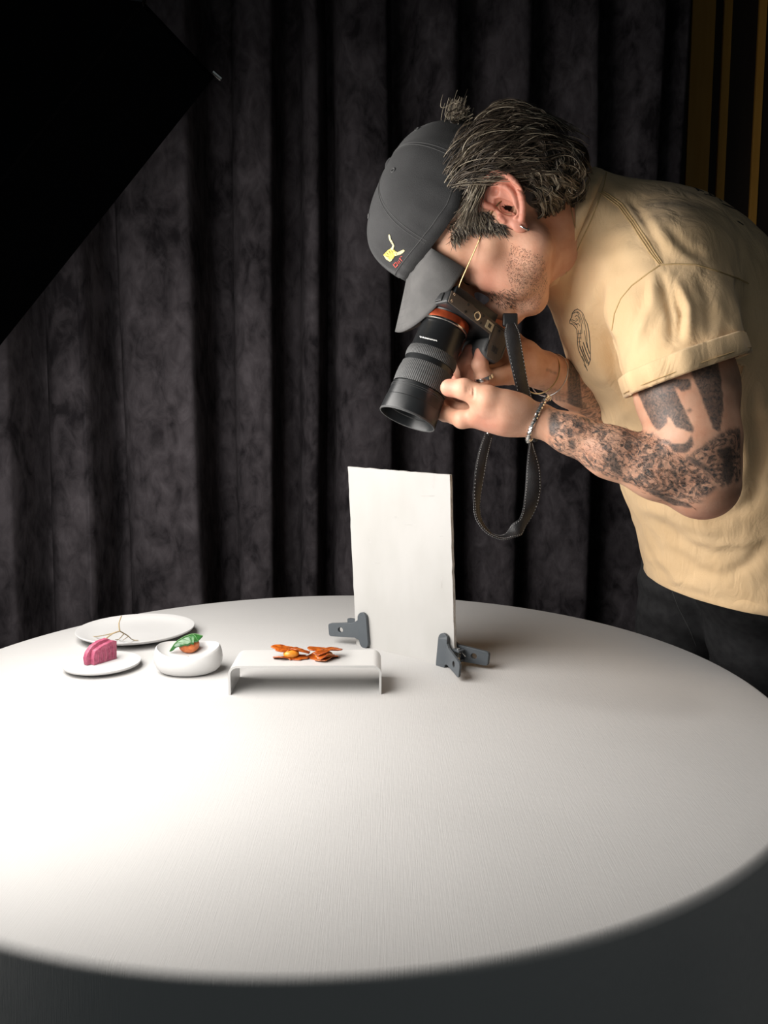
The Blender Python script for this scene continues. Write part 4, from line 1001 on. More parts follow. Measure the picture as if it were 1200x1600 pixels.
def locks():
    r = np.random.default_rng(21)
    bv = BVHTree.FromPolygons([tuple(v) for v in hV.astype(float)], [tuple(int(i) for i in q) for q in hF_])
    mbs = [MB(), MB(), MB()]
    def wavy(P, amp, fr, ph, rad, which, n=16):
        P = spline(P, 6); k = len(P); t = np.gradient(P, axis=0); t /= np.linalg.norm(t, axis=1)[:, None]+1e-9
        out = unit(P.mean(0)-H(-.03, 0, .02)); s1 = np.cross(t, out); s1 /= np.linalg.norm(s1, axis=1)[:, None]+1e-9; s2 = np.cross(s1, t)
        a = np.linspace(0, 1, k); env = amp*(a**.8)
        if len(inn := [1 for p in P[::2] if inpoly(*[np.array([c_]) for c_ in project(p)], EARP)[0]]): return
        P = P+(env*np.sin(fr*a*6.28+ph))[:, None]*s1+(env*.7*np.cos(fr*a*6.28+ph))[:, None]*s2
        rr = rad*np.interp(a, [0, .1, .7, 1], [.7, 1, .8, .12]); mbs[which].tube(P, rr, 4, cap=False)
    def surf(x, y, z, lift):
        p = H(x, y, z); c = H(-.035, 0, .02); h = bv.ray_cast(Vector(c+unit(p-c)*.3), Vector(-unit(p-c)))
        q = np.array(h[0]) if h[0] is not None else p
        return q+unit(p-c)*lift
    R0 = r
    for i in range(1500):
        rg = np.random.default_rng(1000+i//5); r = rg                      # five strands share the path of one lock
        y0 = r.uniform(-1, 1); a = math.asin(y0)                                 # start along the back rim of the cap
        x0 = r.uniform(-.075, .035) if r.random() < .75 else r.uniform(-.11, -.06)
        s = 1 if r.random() < .80 else -1
        z0 = .080-r.random()**1.3*.05
        y_ = s*.085*math.sqrt(max(0, 1-(max(-.115, x0)/.125)**2))*r.uniform(.35, 1)
        # sweep backwards (-x) and down over the side of the head
        L = r.uniform(.05, .095); dx = -L*r.uniform(.55, 1.0); dz = -L*r.uniform(.15, 1.0)
        r = R0; x0 += r.normal(0, .0035); z0 += r.normal(0, .003); y_ += r.normal(0, .002); lf = rg.random()
        pts = []
        for t in np.linspace(0, 1, 5):
            x = x0+dx*t; z = z0+dz*t**1.2; x = max(x, -.128)
            pts.append(surf(x, y_*(1-.15*t), z, (.002+.012*lf+.002*r.random())*(math.sin(t*2.6)+.25)))
        q = r.random(); which = 1 if q < .17 else (2 if q < .58 else 0)
        cl = int(i/5); rc = np.random.default_rng(cl); wavy(pts, rc.uniform(.002, .0085), rc.uniform(.8, 1.9), rc.uniform(0, 6.28)+r.normal(0, .25), r.uniform(.00035, .0008), which)
    r = R0
    # wavy locks lying over the side and nape, seven strands to a lock
    reg = [(752, 232), (775, 205), (812, 192), (862, 205), (896, 240), (906, 285), (893, 318), (868, 334), (838, 326), (822, 300), (806, 276), (770, 278), (748, 300)]
    for i in range(430):
        u, v = r.uniform(748, 906), r.uniform(192, 334)
        if not inpoly(np.array([u]), np.array([v]), reg)[0]: continue
        an = math.radians(np.interp(u, [750, 800, 850, 905], [-38, -5, 35, 80])+np.interp(v, [200, 330], [-10, 28])+r.normal(0, 16))
        Lk = r.uniform(22, 52); ph = r.uniform(0, 6.28); fr = r.uniform(.7, 1.6); am = r.uniform(2, 5.5); lf = r.uniform(.002, .011); q = r.random(); bend = r.normal(18, 22)
        base = []; uu, vv = u, v
        for k in range(9):
            a_ = an+math.radians(bend)*k/8; off = am*math.sin(fr*6.28*k/8+ph)*(k/8)**.5
            h = bv.ray_cast(Vector(CAM), Vector(ray(uu-off*math.sin(a_), vv+off*math.cos(a_))))
            c_ = H(-.035, 0, .02)
            if h[0] is not None: p = np.array(h[0]); dp = (p-CAM)@FWD
            else: p = W(uu-off*math.sin(a_), vv+off*math.cos(a_), base_d+.004) if base else None
            if p is None: break
            base_d = (p-CAM)@FWD
            base.append(p+unit(p-c_)*(lf*math.sin(min(1, k/8+.12)*2.5)+.0012)); uu += Lk/8*math.cos(a_); vv += Lk/8*math.sin(a_)
        if len(base) < 9: continue
        base = np.array(base)
        for s_ in range(10):
            w_ = 1 if q < .30 and s_ < 8 else (2 if q < .72 else 0)
            if r.random() < .09: w_ = 1
            jit = r.normal(0, .0016, 3); P = spline(base+jit*np.linspace(1, .35, 9)[:, None]+r.normal(0, .0002, (9, 3)), 3)
            if any(inpoly(*[np.array([z_]) for z_ in project(p_)], EARP)[0] for p_ in P[::4]): continue
            rad = r.uniform(.0003, .00065); mbs[w_].tube(P, rad*np.interp(np.linspace(0, 1, len(P)), [0, .15, .7, 1], [.5, 1, .8, .15]), 4, cap=False)
    # curls flicking up at the nape and around the crown edge
    for i in range(260):
        u = r.uniform(800, 905); base = np.interp(u, [800, 850, 880, 905], [215, 255, 285, 285])+r.uniform(-25, 25)
        d = 1.02+abs(r.normal(0, .03)); p = W(u, base, d); cr = r.uniform(.006, .014); a0 = r.uniform(0, 6.28)
        ax = unit(r.normal(0, 1, 3)+2*hL); e1 = unit(np.cross(ax, hF)); e2 = np.cross(ax, e1)
        P = [p+cr*(np.cos(a0+t)*e1+np.sin(a0+t)*e2)*(1-.04*t)-hF*.004*t+hL*.0015*t for t in np.linspace(0, r.uniform(2, 4.2), 14)]
        mbs[[0, 1, 2, 2][r.integers(0, 4)]].tube(P, np.linspace(.0009, .0003, 14), 4, cap=False)
    # tuft of hair escaping above the cap
    for i in range(170):
        b = H(-.082+r.normal(0, .006), r.normal(0, .016), .108+r.normal(0, .006)); a0 = r.uniform(-.4, .4); k = r.uniform(.6, 1.1)
        P = [b+.026*k*t*hZ*(1-.35*t)+hF*(.012*math.sin(t*3+a0)*k-.012*t*t)+hL*r.normal(0, .002)+hL*.01*a0*t for t in np.linspace(0, 1, 8)]
        mbs[[0, 1, 2, 1][r.integers(0, 4)]].tube(P, np.linspace(.0008, .0003, 8), 4, cap=False)
    # hair swept forward in front of the ear, and the short sideburn
    for i in range(330):
        t0 = r.random(); st = np.array([np.interp(t0, [0, 1], [772, 748]), np.interp(t0, [0, 1], [232, 278])])+r.normal(0, 4, 2)
        en = np.array([726, 345])+r.normal(0, 1, 2)*np.array([9, 9]); md = np.array([752, 285])+r.normal(0, 6, 2)
        d = lambda k: 1.006+k
        P = [W(st[0], st[1], 1.000+r.uniform(0, .006)), W(*(st*.5+md*.5), .996+r.uniform(0, .006)), W(md[0]-4, md[1]+8, .996+r.uniform(0, .006)), W(en[0], en[1], 1.012+r.uniform(0, .006))]
        wavy(P, r.uniform(.0003, .0015), 1.0, r.uniform(0, 6.28), r.uniform(.0004, .0008), [1, 1, 2, 0][r.integers(0, 4)])
    for i in range(900):
        u = r.uniform(704, 788); v = np.interp(u, [704, 722, 740, 788], [372, 358, 352, 354])+r.uniform(-22, 9); p, n_ = keep_skin.hit(u, v)
        if p is None or inpoly(np.array([u]), np.array([v]), EARP)[0]: continue
        if n_@(CAM-p) < 0: n_ = -n_
        dv = unit(idir(.5, .6)+idir(*r.normal(0, .5, 2))); l = r.uniform(.006, .016)
        mbs[[0, 0, 2, 1][r.integers(0, 4)]].tube([p, p+n_*.0015+dv*l*.5, p+n_*.0012+dv*l], [.0005, .0004, .0002], 4, cap=False)
    for nm, mb, m_ in (('dark_locks', mbs[0], M['hair']), ('silver_locks', mbs[1], M['hair_grey']), ('brown_locks', mbs[2], M['hair_mid'])):
        o = mb.build(nm, m_, hair_o, fix=False, angle=180); o['kind'] = 'stuff'
    # moustache, stubble on jaw and cheek; hairs on the forearm
    mb = MB()
    def fuzz(n, poly, dv, lmin, lmax, rad, dmax=9):
        P_ = np.array(poly, float); lo = P_.min(0); hi = P_.max(0); c = 0; tr = 0
        while c < n and tr < n*6:
            tr += 1; u, v = r.uniform(lo[0], hi[0]), r.uniform(lo[1], hi[1])
            if not inpoly(np.array([u]), np.array([v]), poly)[0]: continue
            p, n_ = keep_skin.hit(u, v)
            if p is None or (p-CAM)@FWD > dmax: continue
            if n_@(CAM-p) < 0: n_ = -n_
            l = r.uniform(lmin, lmax); d_ = unit(np.array(idir(*dv))+idir(*r.normal(0, .45, 2))); d_ = unit(d_-n_*(d_@n_)*.8)
            mb.tube([p, p+n_*l*.25+d_*l*.55, p+n_*l*.30+d_*l], [rad, rad*.8, rad*.4], 3, cap=False); c += 1
    fuzz(150, [(762, 455), (800, 452), (808, 470), (806, 482), (780, 480), (762, 470)], (.6, .6), .003, .006, .0003)
    fuzz(1500, [(800, 380), (850, 400), (856, 440), (842, 482), (815, 488), (800, 455), (790, 420)], (-.2, .9), .0008, .002, .00013)
    o = mb.build('beard', M['stubble'], man, fix=False, angle=180); o['kind'] = 'stuff'
    mb = MB()
    fuzz(650, [(862, 645), (955, 662), (1030, 680), (1100, 740), (1090, 800), (1020, 778), (950, 740), (870, 700)], (-.7, -.6), .003, .008, .00018, 1.12)
    o = mb.build('arm_hair', M['hair'], man, fix=False, angle=180); o['kind'] = 'stuff'
locks()

# ------------------------------------------------------------------ t-shirt
LAT = unit((.15, -.98, .0))
slA, slB = W(1046, 478, 1.05), W(1075, 592, 1.005)
SLD = unit(slB-slA)
def build_shirt():
    lo = np.array([.13, .86, .72]); hi = np.array([.90, 1.64, 1.58]); f = Field(lo, hi, .0034)
    f.cone(W(1030, 465, 1.2), W(1135, 720, 1.27), .135, .152, .03, wide=LAT, f=1.22)
    f.cone(W(1135, 720, 1.27), W(1192, 985, 1.34), .152, .160, .03, wide=LAT, f=1.16)
    f.cone(W(1078, 476, 1.2), W(1170, 570, 1.26), .122, .160, .04, wide=LAT, f=1.15)
    f.cone(W(880, 356, 1.15), W(1005, 415, 1.19), .086, .112, .05)
    f.cone(W(890, 415, 1.14), W(950, 540, 1.2), .030, .058, .05)
    f.cone(W(1030, 430, 1.09), W(990, 400, 1.33), .085, .085, .04)
    f.cone(W(960, 420, 1.3), W(985, 560, 1.38), .085, .075, .03)          # far sleeve
    f.cone(W(1035, 440, 1.07), slB+SLD*.03, .080, .0735, .028)
    V, F = f.mesh(3); N = normals(V, F); u, v = project(V); d = (V-CAM)@FWD; near = ((CAM-V)*N).sum(1) > 0
    disp = np.zeros(len(V))
    def fold(P, amp, wdt, end=1.0):
        """a crease running through sight points: positive = ridge"""
        P = np.array(P, float); best = np.full(len(V), 1e9); tt = np.zeros(len(V)); L = np.r_[0, np.cumsum(np.linalg.norm(np.diff(P, axis=0), axis=1))]
        for i in range(len(P)-1):
            a, b = P[i], P[i+1]; ab = b-a; t = np.clip(((u-a[0])*ab[0]+(v-a[1])*ab[1])/(ab@ab), 0, 1)
            q = np.hypot(u-a[0]-t*ab[0], v-a[1]-t*ab[1]); m = q < best; best[m] = q[m]; tt[m] = (L[i]+t[m]*(L[i+1]-L[i]))/L[-1]
        e = np.clip(np.minimum(tt, 1-tt)*4, 0, 1)**.7
        disp[:] += np.where(near, .75*amp*np.exp(-(best/(.72*wdt))**2)*e, 0)
    for P, a, w_ in (
        # sleeve
        ([(1035, 425), (1050, 500), (1048, 545)], -.008, 12), ([(1040, 425), (1075, 480), (1078, 540)], .008, 13), ([(1048, 430), (1066, 490), (1060, 535)], -.0095, 9), ([(1020, 425), (1020, 480), (985, 550)], .006, 14), ([(1010, 440), (995, 500), (975, 560)], -.004, 12),
        ([(1090, 425), (1110, 470), (1110, 530)], -.005, 14), ([(1120, 430), (1150, 490), (1150, 540)], .004, 14),
        # armpit and chest pulls
        ([(940, 440), (935, 480), (952, 540), (968, 590)], -.010, 9), ([(955, 440), (952, 490), (962, 530)], .007, 12), ([(925, 440), (918, 490), (930, 560), (955, 610)], .006, 14),
        ([(945, 540), (962, 590), (985, 640)], -.007, 11), ([(990, 620), (965, 660), (955, 700)], .004, 14),
        # shoulder and back
        ([(960, 300), (985, 330), (1015, 370)], .0025, 9), ([(985, 310), (1010, 350), (1040, 400)], -.003, 9), ([(1010, 330), (1050, 390), (1100, 420)], .0035, 12), ([(1040, 350), (1075, 390), (1130, 410)], -.003, 11), ([(1090, 380), (1130, 430), (1170, 440)], .003, 14),
        ([(900, 390), (890, 450), (900, 520)], -.003, 14), ([(930, 330), (905, 380), (880, 420)], .002, 10),
        # belly and hem
        ([(1010, 800), (1060, 840), (1120, 870)], -.006, 14), ([(1000, 775), (1060, 815), (1150, 835)], .006, 16), ([(1040, 850), (1085, 890), (1140, 905)], -.005, 13), ([(1060, 840), (1120, 850), (1195, 845)], .005, 12), ([(1100, 815), (1150, 800), (1200, 760)], -.006, 15),
        ([(1150, 640), (1165, 720), (1150, 800)], .007, 18), ([(1175, 600), (1190, 700), (1180, 800)], -.007, 16), ([(960, 740), (1000, 790), (1040, 815)], .004, 13), ([(1130, 900), (1170, 880), (1200, 840)], -.005, 14),
        ([(1020, 860), (1060, 905), (1110, 925)], .003, 10)): fold(P, a, w_)
    # small irregular ripples
    q = V*1.0
    disp += .0011*np.sin(q@np.array([90, 40, 60])+3*np.sin(q@np.array([23, 31, -37])))*np.sin(q@np.array([-30, 55, 44])+1)
    V = V+N*disp[:, None]
    me = mesh_quads('tshirt', V, F); bm = bmesh.new(); bm.from_mesh(me)
    def cut(p, n, test=None):
        g = bm.verts[:]+bm.edges[:]+bm.faces[:]
        if test:
            vs = {x for x in bm.verts if test(x.co)}; fs = [x for x in bm.faces if all(y in vs for y in x.verts)]; es = {e_ for x in fs for e_ in x.edges}; g = list({y for x in fs for y in x.verts})+list(es)+fs
        bmesh.ops.bisect_plane(bm, geom=g, plane_co=Vector(p), plane_no=Vector(n), clear_outer=True)
    # hem, collar, sleeves
    h0, h1 = W(1035, 905, 1.25), W(1190, 946, 1.25); hem_n = unit(np.cross(W(1160, 951, 1.18)-W(1045, 900, 1.34), W(1290, 900, 1.40)-W(1045, 900, 1.34)))
    if hem_n[2] > 0: hem_n = -hem_n
    cut(W(1160, 951, 1.18), hem_n)
    c0, c1 = W(934, 252, 1.17), W(860, 424, 1.17); cn = unit(np.cross(c1-c0, FWD+.10*RGT)); cn = cn if cn[0] < 0 else -cn
    cut(c0, cn)
    sp = slB+SLD*.001
    def near_sleeve(co):
        p = np.array(co)-sp; a = p@SLD; r_ = np.linalg.norm(p-SLD*a); return a > -.04 and a < .16 and r_ < .105 and (np.array(co)-CAM)@FWD < 1.085
    sn = unit(np.cross(W(1158, 556, 1.0)-W(990, 614, 1.0), FWD)); sn = sn if sn@SLD > 0 else -sn
    cut(W(1074, 585, 1.0), sn, near_sleeve)
    spR = W(984, 556, 1.38); dR = unit(W(985, 560, 1.38)-W(960, 420, 1.3))
    cut(spR, dR, lambda co: (np.array(co)-CAM)@FWD > 1.30 and (np.array(co)-spR)@dR > -.03 and np.linalg.norm(np.array(co)-spR) < .13)
    # boundary loops for bands
    loops = []; be = [e_ for e_ in bm.edges if e_.is_boundary]; seen = set()
    for e_ in be:
        if e_ in seen: continue
        loop = []; cur = e_; vtx = e_.verts[0]
        while cur and cur not in seen:
            seen.add(cur); loop.append(np.array(vtx.co)); vtx = cur.other_vert(vtx); cur = next((x for x in vtx.link_edges if x.is_boundary and x not in seen), None)
        if len(loop) > 30: loops.append(np.array(loop))
    bm.to_mesh(me); bm.free()
    Vn = np.empty(len(me.vertices)*3, np.float32); me.vertices.foreach_get('co', Vn); sk = Skin(Vn.reshape(-1, 3), [tuple(p.vertices) for p in me.polygons])
    o = link('tshirt', me, M['shirt'], man); md = o.modifiers.new('thick', 'SOLIDIFY'); md.thickness = .0022; md.offset = -1
    return o, sk, loops, hem_n, cn, sn
shirt, shirt_skin, loops, hem_n, col_n, slv_n = build_shirt()
def resample(L, n):
    Q = np.vstack([L, L[:1]]); s = np.r_[0, np.cumsum(np.linalg.norm(np.diff(Q, axis=0), axis=1))]; t = np.linspace(0, s[-1], n, endpoint=False)
    R_ = np.stack([np.interp(t, s, Q[:, k]) for k in range(3)], 1)
    for _ in range(4): R_ = (np.roll(R_, 1, 0)+2*R_+np.roll(R_, -1, 0))/4
    return R_
def bands():
    names = {}
    for L in loops:
        c = L.mean(0); u, v = project(c); d = (c-CAM)@FWD
        k = 'hem' if v > 800 else ('collar' if u < 930 and v < 450 else ('sleeve_cuff' if d < 1.2 and u > 1000 else None))
        if k and (k not in names or len(L) > len(names[k])): names[k] = L
    for k, L in names.items():
        R_ = resample(L, 160); c = R_.mean(0); nrm = {'hem': hem_n, 'collar': col_n, 'sleeve_cuff': slv_n}[k]
        rad = R_-c; rad -= np.outer(rad@nrm, nrm); rad /= np.linalg.norm(rad, axis=1)[:, None]
        mb = MB()
        if k == 'collar': prof = [(.000, -.002), (.0012, -.002), (.0030, -.013), (.0022, -.0185), (.0006, -.0195)]; prof = [(x+.0006, -y-.018) for x, y in prof]
        if k == 'collar': prof = [(.0004, -.017), (.0018, -.0165), (.0024, -.008), (.0016, .001), (.0, .0022), (-.0016, .001), (-.002, -.008)]
        if k == 'hem': prof = [(.0002, -.021), (.0012, -.0205), (.0016, -.010), (.0013, .0004), (.0, .0010), (-.0014, .0002)]
        if k == 'sleeve_cuff': prof = [(.0005, -.026), (.0030, -.0262), (.0048, -.024), (.0052, -.012), (.0050, -.001), (.0030, .0015), (.0, .0010), (-.002, -.002)]
        amp = {'hem': .0010, 'collar': .0004, 'sleeve_cuff': .0022}[k]
        wv = amp*np.sin(np.arange(160)/160*2*math.pi*9+1)+amp*.6*np.sin(np.arange(160)/160*2*math.pi*17)
        taper = {'hem': -.004, 'collar': .0, 'sleeve_cuff': 0}[k]
        G = []
        for x, y in prof: G.append(R_+rad*(x*1.0+np.maximum(wv, -x*.5)[:, None])+np.outer(np.full(160, y), nrm))
        mb.grid(np.array(G), closed_v=True); mb.build(k, M['shirt'], shirt, angle=70)
        if k == 'sleeve_cuff':
            mb = MB(); mb.tube(np.vstack([R_+rad*.0048-nrm*.0045, (R_+rad*.0048-nrm*.0045)[:1]]), .0005, 5, cap=False); mb.build('cuff_stitching', M['shirt_seam'], shirt)
        if k == 'hem':
            mb = MB(); mb.tube(np.vstack([R_+rad*.0020-nrm*.0185, (R_+rad*.0020-nrm*.0185)[:1]]), .0004, 5, cap=False); mb.build('hem_stitching', M['shirt_seam'], shirt)
bands()
def seams():
    z3 = lambda L: [(800+x/3, 230+y/3) for x, y in L]
    for pts in ([(405, 210), (440, 235), (500, 280), (560, 360), (610, 440), (650, 500), (690, 550)], [(425, 205), (455, 222), (515, 265), (575, 345), (628, 425), (668, 490), (705, 545)], [(415, 208), (448, 229), (507, 273), (567, 352), (619, 433), (659, 495), (697, 548)]):
        mb = MB(); shirt_skin.stroke(mb, z3(pts), .0009, flat=.8, dens=3); mb.build('shoulder_seam', M['shirt_seam'], shirt)
    for pts in ([(695, 552), (640, 590), (560, 650), (510, 710), (480, 780), (468, 860)], [(695, 552), (760, 548), (860, 550), (960, 580), (1060, 615), (1110, 640)]):
        mb = MB(); shirt_skin.stroke(mb, z3(pts), .0010, flat=.7, dens=3); mb.build('armhole_seam', M['shirt_seam'], shirt)
    mb = MB(); shirt_skin.stroke(mb, [(949, 262), (944, 290), (925, 340), (903, 388), (884, 428)], .0008, flat=.7, dens=3); mb.build('collar_seam', M['shirt_seam'], shirt)
    # chest print: a crested long-maned bird drawn in fine ink lines
    z8 = lambda L: [(870+x/10.67, 450+y/10.67) for x, y in L]
    for i, pts in enumerate(([(215, 590), (220, 540), (250, 480), (260, 420), (300, 370), (350, 350), (400, 385), (440, 430), (470, 520), (510, 600), (535, 720), (550, 860), (560, 1000), (562, 1200), (520, 1300)],
        [(215, 590), (260, 600), (300, 640), (335, 690), (345, 800), (345, 900), (360, 1020), (400, 1120), (450, 1220), (515, 1385)], [(215, 540), (260, 530), (300, 545), (330, 560)], [(240, 560), (290, 570), (330, 600), (350, 660)],
        [(270, 430), (310, 400), (350, 410), (370, 470), (400, 540), (415, 640), (420, 760)], [(300, 480), (340, 450), (370, 500), (380, 580)], [(330, 380), (380, 420), (410, 500), (440, 600)], [(420, 430), (455, 540), (480, 640), (500, 760), (505, 900)],
        [(360, 700), (370, 800), (380, 900), (390, 980)], [(395, 690), (400, 780), (405, 860)], [(345, 760), (420, 755)], [(345, 830), (410, 830)], [(350, 900), (405, 890)],
        [(380, 960), (420, 1060), (470, 1180), (510, 1260)], [(420, 960), (450, 1060), (490, 1160), (540, 1280)], [(440, 900), (480, 1020), (520, 1120), (555, 1200)], [(500, 900), (520, 1000), (550, 1100)], [(460, 700), (480, 850), (510, 1000)],
        [(310, 520), (335, 510), (350, 535), (325, 545)], [(280, 590), (320, 610), (360, 590), (390, 640)], [(450, 1270), (490, 1330), (515, 1385)], [(420, 1130), (470, 1230)], [(230, 600), (262, 590)])):
        mb = MB(); shirt_skin.stroke(mb, z8(pts), .0007 if i < 2 else (.0011 if 12 < i < 17 else .0006), flat=.15, lift=.0002, dens=2); mb.build('printed_bird_line', M['ink'], shirt)
    # print across the shoulders of the back
    for pts, r_ in (([(1066, 282), (1082, 292), (1100, 300)], .0022), ([(1078, 281), (1092, 299)], .0020), ([(1096, 288), (1112, 306)], .0024), ([(1108, 293), (1128, 315)], .0018), ([(1100, 303), (1120, 308)], .0020), ([(1118, 300), (1140, 318)], .0022), ([(1128, 318), (1152, 328)], .0024), ([(1126, 310), (1150, 321)], .0016), ([(1152, 345), (1162, 352)], .0016)):
        mb = MB(); shirt_skin.stroke(mb, pts, r_, flat=.12, lift=.0002, dens=2); mb.build('printed_back_letter', M['ink'], shirt)
seams()

# ------------------------------------------------------------------ jeans and shoes
def build_jeans():
    hL_, kL, aL = W(1192, 925, 1.42), np.array([.735, 1.50, .47]), np.array([.775, 1.56, .07])
    hR_, kR, aR = W(1082, 905, 1.60), np.array([.615, 1.70, .48]), np.array([.66, 1.80, .07])
    f = Field((.42, 1.18, .03), (1.02, 1.98, 1.0), .006)
    f.cone(W(1185, 890, 1.38), W(1215, 880, 1.50), .108, .105, .04, wide=LAT, f=1.2)
    f.chain([hL_, kL, aL], [.104, .070, .058], .03); f.chain([hR_, kR, aR], [.104, .070, .058], .03)
    V, F = f.mesh(2); N = normals(V, F)
    disp = .0022*np.sin(V@np.array([20, 30, 70])+2*np.sin(V@np.array([13, -17, 25])))+.003*np.sin(V[:, 2]*60+3*np.sin(V[:, 0]*30))*np.exp(-((V[:, 2]-.12)/.1)**2)
    V = V+N*disp[:, None]; o = link('jeans', mesh_quads('jeans', V, F), M['jeans'], man)
    sk = Skin(V, F)
    mb = MB(); sk.stroke(mb, [(1048, 918), (1060, 950), (1078, 985), (1088, 1010)], .0006, dens=3); mb.build('side_seam', M['cap_stitch'], o)
    for a, k in ((aL, kL), (aR, kR)):
        g = Field(a-.24, a+.24, .005); fw = unit((-.93, -.2, 0))
        ct = np.array([a[0], a[1], .045])
        g.cone(ct-fw*.05, ct+fw*.16, .040, .034, .02, wide=np.cross(fw, UPZ), f=1.15); g.cone(ct, a+np.array([0, 0, .03]), .042, .045, .02)
        g.put(lambda X, Y, Z: (Z-.012+0*X+0*Y).astype(np.float32), g.lo, g.lo+g.n*g.v, .004, 'sub')
        V, F = g.mesh(1); so = link('shoe', mesh_quads('shoe', V, F), M['shoe'], man)
        mb = MB(); P = []
        pts = [ct+fw*x+np.cross(fw, UPZ)*y for x, y in ((-.09, -.03), (-.09, .03), (0, .042), (.1, .045), (.17, .03), (.19, 0), (.17, -.03), (.1, -.045), (0, -.042))]
        mb.prism([np.array([p[0], p[1], .0]) for p in pts], UPZ*.016); mb.build('sole', M['rubber'], so, bevel=.003)
build_jeans()

# ------------------------------------------------------------------ glasses, jewellery
def glasses():
    root = None
    for s in (1, -1):
        c = H(.112, s*.034, -.002); n_ = hF; u_ = hL; v_ = hZ
        mb = MB(); P = [c+.0225*math.cos(a)*u_+.0205*math.sin(a)*v_+.001*math.cos(2*a)*n_ for a in np.linspace(0, 2*math.pi, 40)]
        mb.tube(P, .0010, 8, cap=False)
        if root is None: o = mb.build('glasses', M['gold'], man); root = o
        else: mb.build('lens_rim', M['gold'], root)
        mb = MB(); G = [[c+f_*(.0215*math.cos(a)*u_+.0195*math.sin(a)*v_)+n_*.001*(1-f_*f_) for a in np.arange(32)/32*2*math.pi] for f_ in (.02, .5, 1.0)]
        mb.grid(np.array(G), closed_v=True); g_ = mb.build('lens', bpy.data.materials.get('spectacle_glass') or mat('spectacle_glass', (.75, .72, .68), .03, noise=5, col2=(.72, .69, .65), trans=.96), root)
        hinge = H(.110, s*.058, .004); mb = MB()
        mb.tube(spline([hinge, H(.098, s*.068, .010), H(.05, s*.0735, .014), H(.012, s*.0755, .018), H(-.014, s*.076, .012), H(-.03, s*.074, -.008)], 6), .0008, 8); mb.build('temple_arm', M['gold'], root)
        mb = MB(); mb.box(hinge+hF*-.003, .006, .0012, .0022, hF, hL, hZ); mb.build('hinge', M['gold'], root, bevel=.0004)
        mb = MB(); mb.tube(spline([H(.112, s*.012, .004), H(.108, s*.010, -.004), H(.104, s*.011, -.009)], 4), .0008, 6); mb.build('nose_pad_arm', M['gold'], root)
    mb = MB(); mb.tube(spline([H(.1125, .0115, .004), H(.119, 0, .008), H(.1125, -.0115, .004)], 6), .0011, 8); mb.build('bridge', M['gold'], root)
    lab(root, 'thin gold wire glasses with round lenses')
glasses()
def jewellery():
    # twisted silver cuff on the near wrist
    c = W(841, 655, 1.032); ax = unit(wrL-W(890, 677, 1.02)); u_ = unit(np.cross(ax, FWD)); v_ = unit(np.cross(ax, u_)); ax2 = unit(ax+.12*u_)
    mb = MB(); a = np.linspace(-2.25, 3.35, 120); R_ = .0275
    u2 = unit(np.cross(ax2, v_)); 
    P = np.array([c+R_*(math.cos(t)*u_*1.12+math.sin(t)*v_*.92) for t in a])
    for k in range(3):
        ph = k*2.094; tt = np.gradient(P, axis=0); tt /= np.linalg.norm(tt, axis=1)[:, None]; s1 = (P-c)/np.linalg.norm(P-c, axis=1)[:, None]; s2 = np.cross(tt, s1)
        w_ = np.linspace(0, 70, 120)+ph; mb.tube(P+.0016*(np.cos(w_)[:, None]*s1+np.sin(w_)[:, None]*s2), .0018, 6)
    o = mb.build('twisted_cuff_bracelet', M['chrome'], man)
    for p in (P[0], P[-1]):
        mb = MB(); mb.lathe(p-np.array([0, 0, .003]), UPZ, [(.0, .0006), (.0008, .0024), (.003, .0034), (.0052, .0024), (.006, .0006)], 16); mb.build('ball_end', M['chrome'], o)
    # two thin bangles on the far wrist
    for c, r_, rr, m_, nm in ((W(846, 583, 1.187), .0315, .0011, M['gold'], 'thin_gold_bangle'), (W(858, 586, 1.197), .0325, .0010, M['chrome'], 'thin_silver_bangle')):
        ax = unit(wrR-W(893, 600, 1.24)); u_ = unit(np.cross(ax, FWD)); v_ = np.cross(ax, u_)
        mb = MB(); mb.tube([c+r_*(math.cos(t)*u_+math.sin(t)*v_) for t in np.linspace(0, 2*math.pi, 60)], rr, 8, cap=False); mb.build(nm, m_, man)
    # banded ring on a gripping finger
    q = RIGHT_HAND['little']; a, b = q[1][0], q[2][0]; ax = unit(b-a); c = a+ax*.001; u_ = unit(np.cross(ax, FWD)); v_ = np.cross(ax, u_)
    mb = MB(); r_ = .0122
    mb.lathe(c-ax*.003, ax, [(0, r_-.001), (0, r_), (.001, r_+.0014), (.004, r_+.0016), (.006, r_+.0012), (.0065, r_-.001)], 28, close=False); mb.build('silver_ring', M['chrome'], man)
    # fine neck chain
    mb = MB(); z1 = lambda x, y: (560+x/3, 150+y/3)
    keep_skin.stroke(mb, [z1(998, 490), z1(996, 530), z1(1003, 570), z1(1010, 600), z1(1014, 620)], .0006, flat=1, dens=2, lift=.0008)
    if mb.V: mb.build('fine_neck_chain', M['gold'], man)
jewellery()

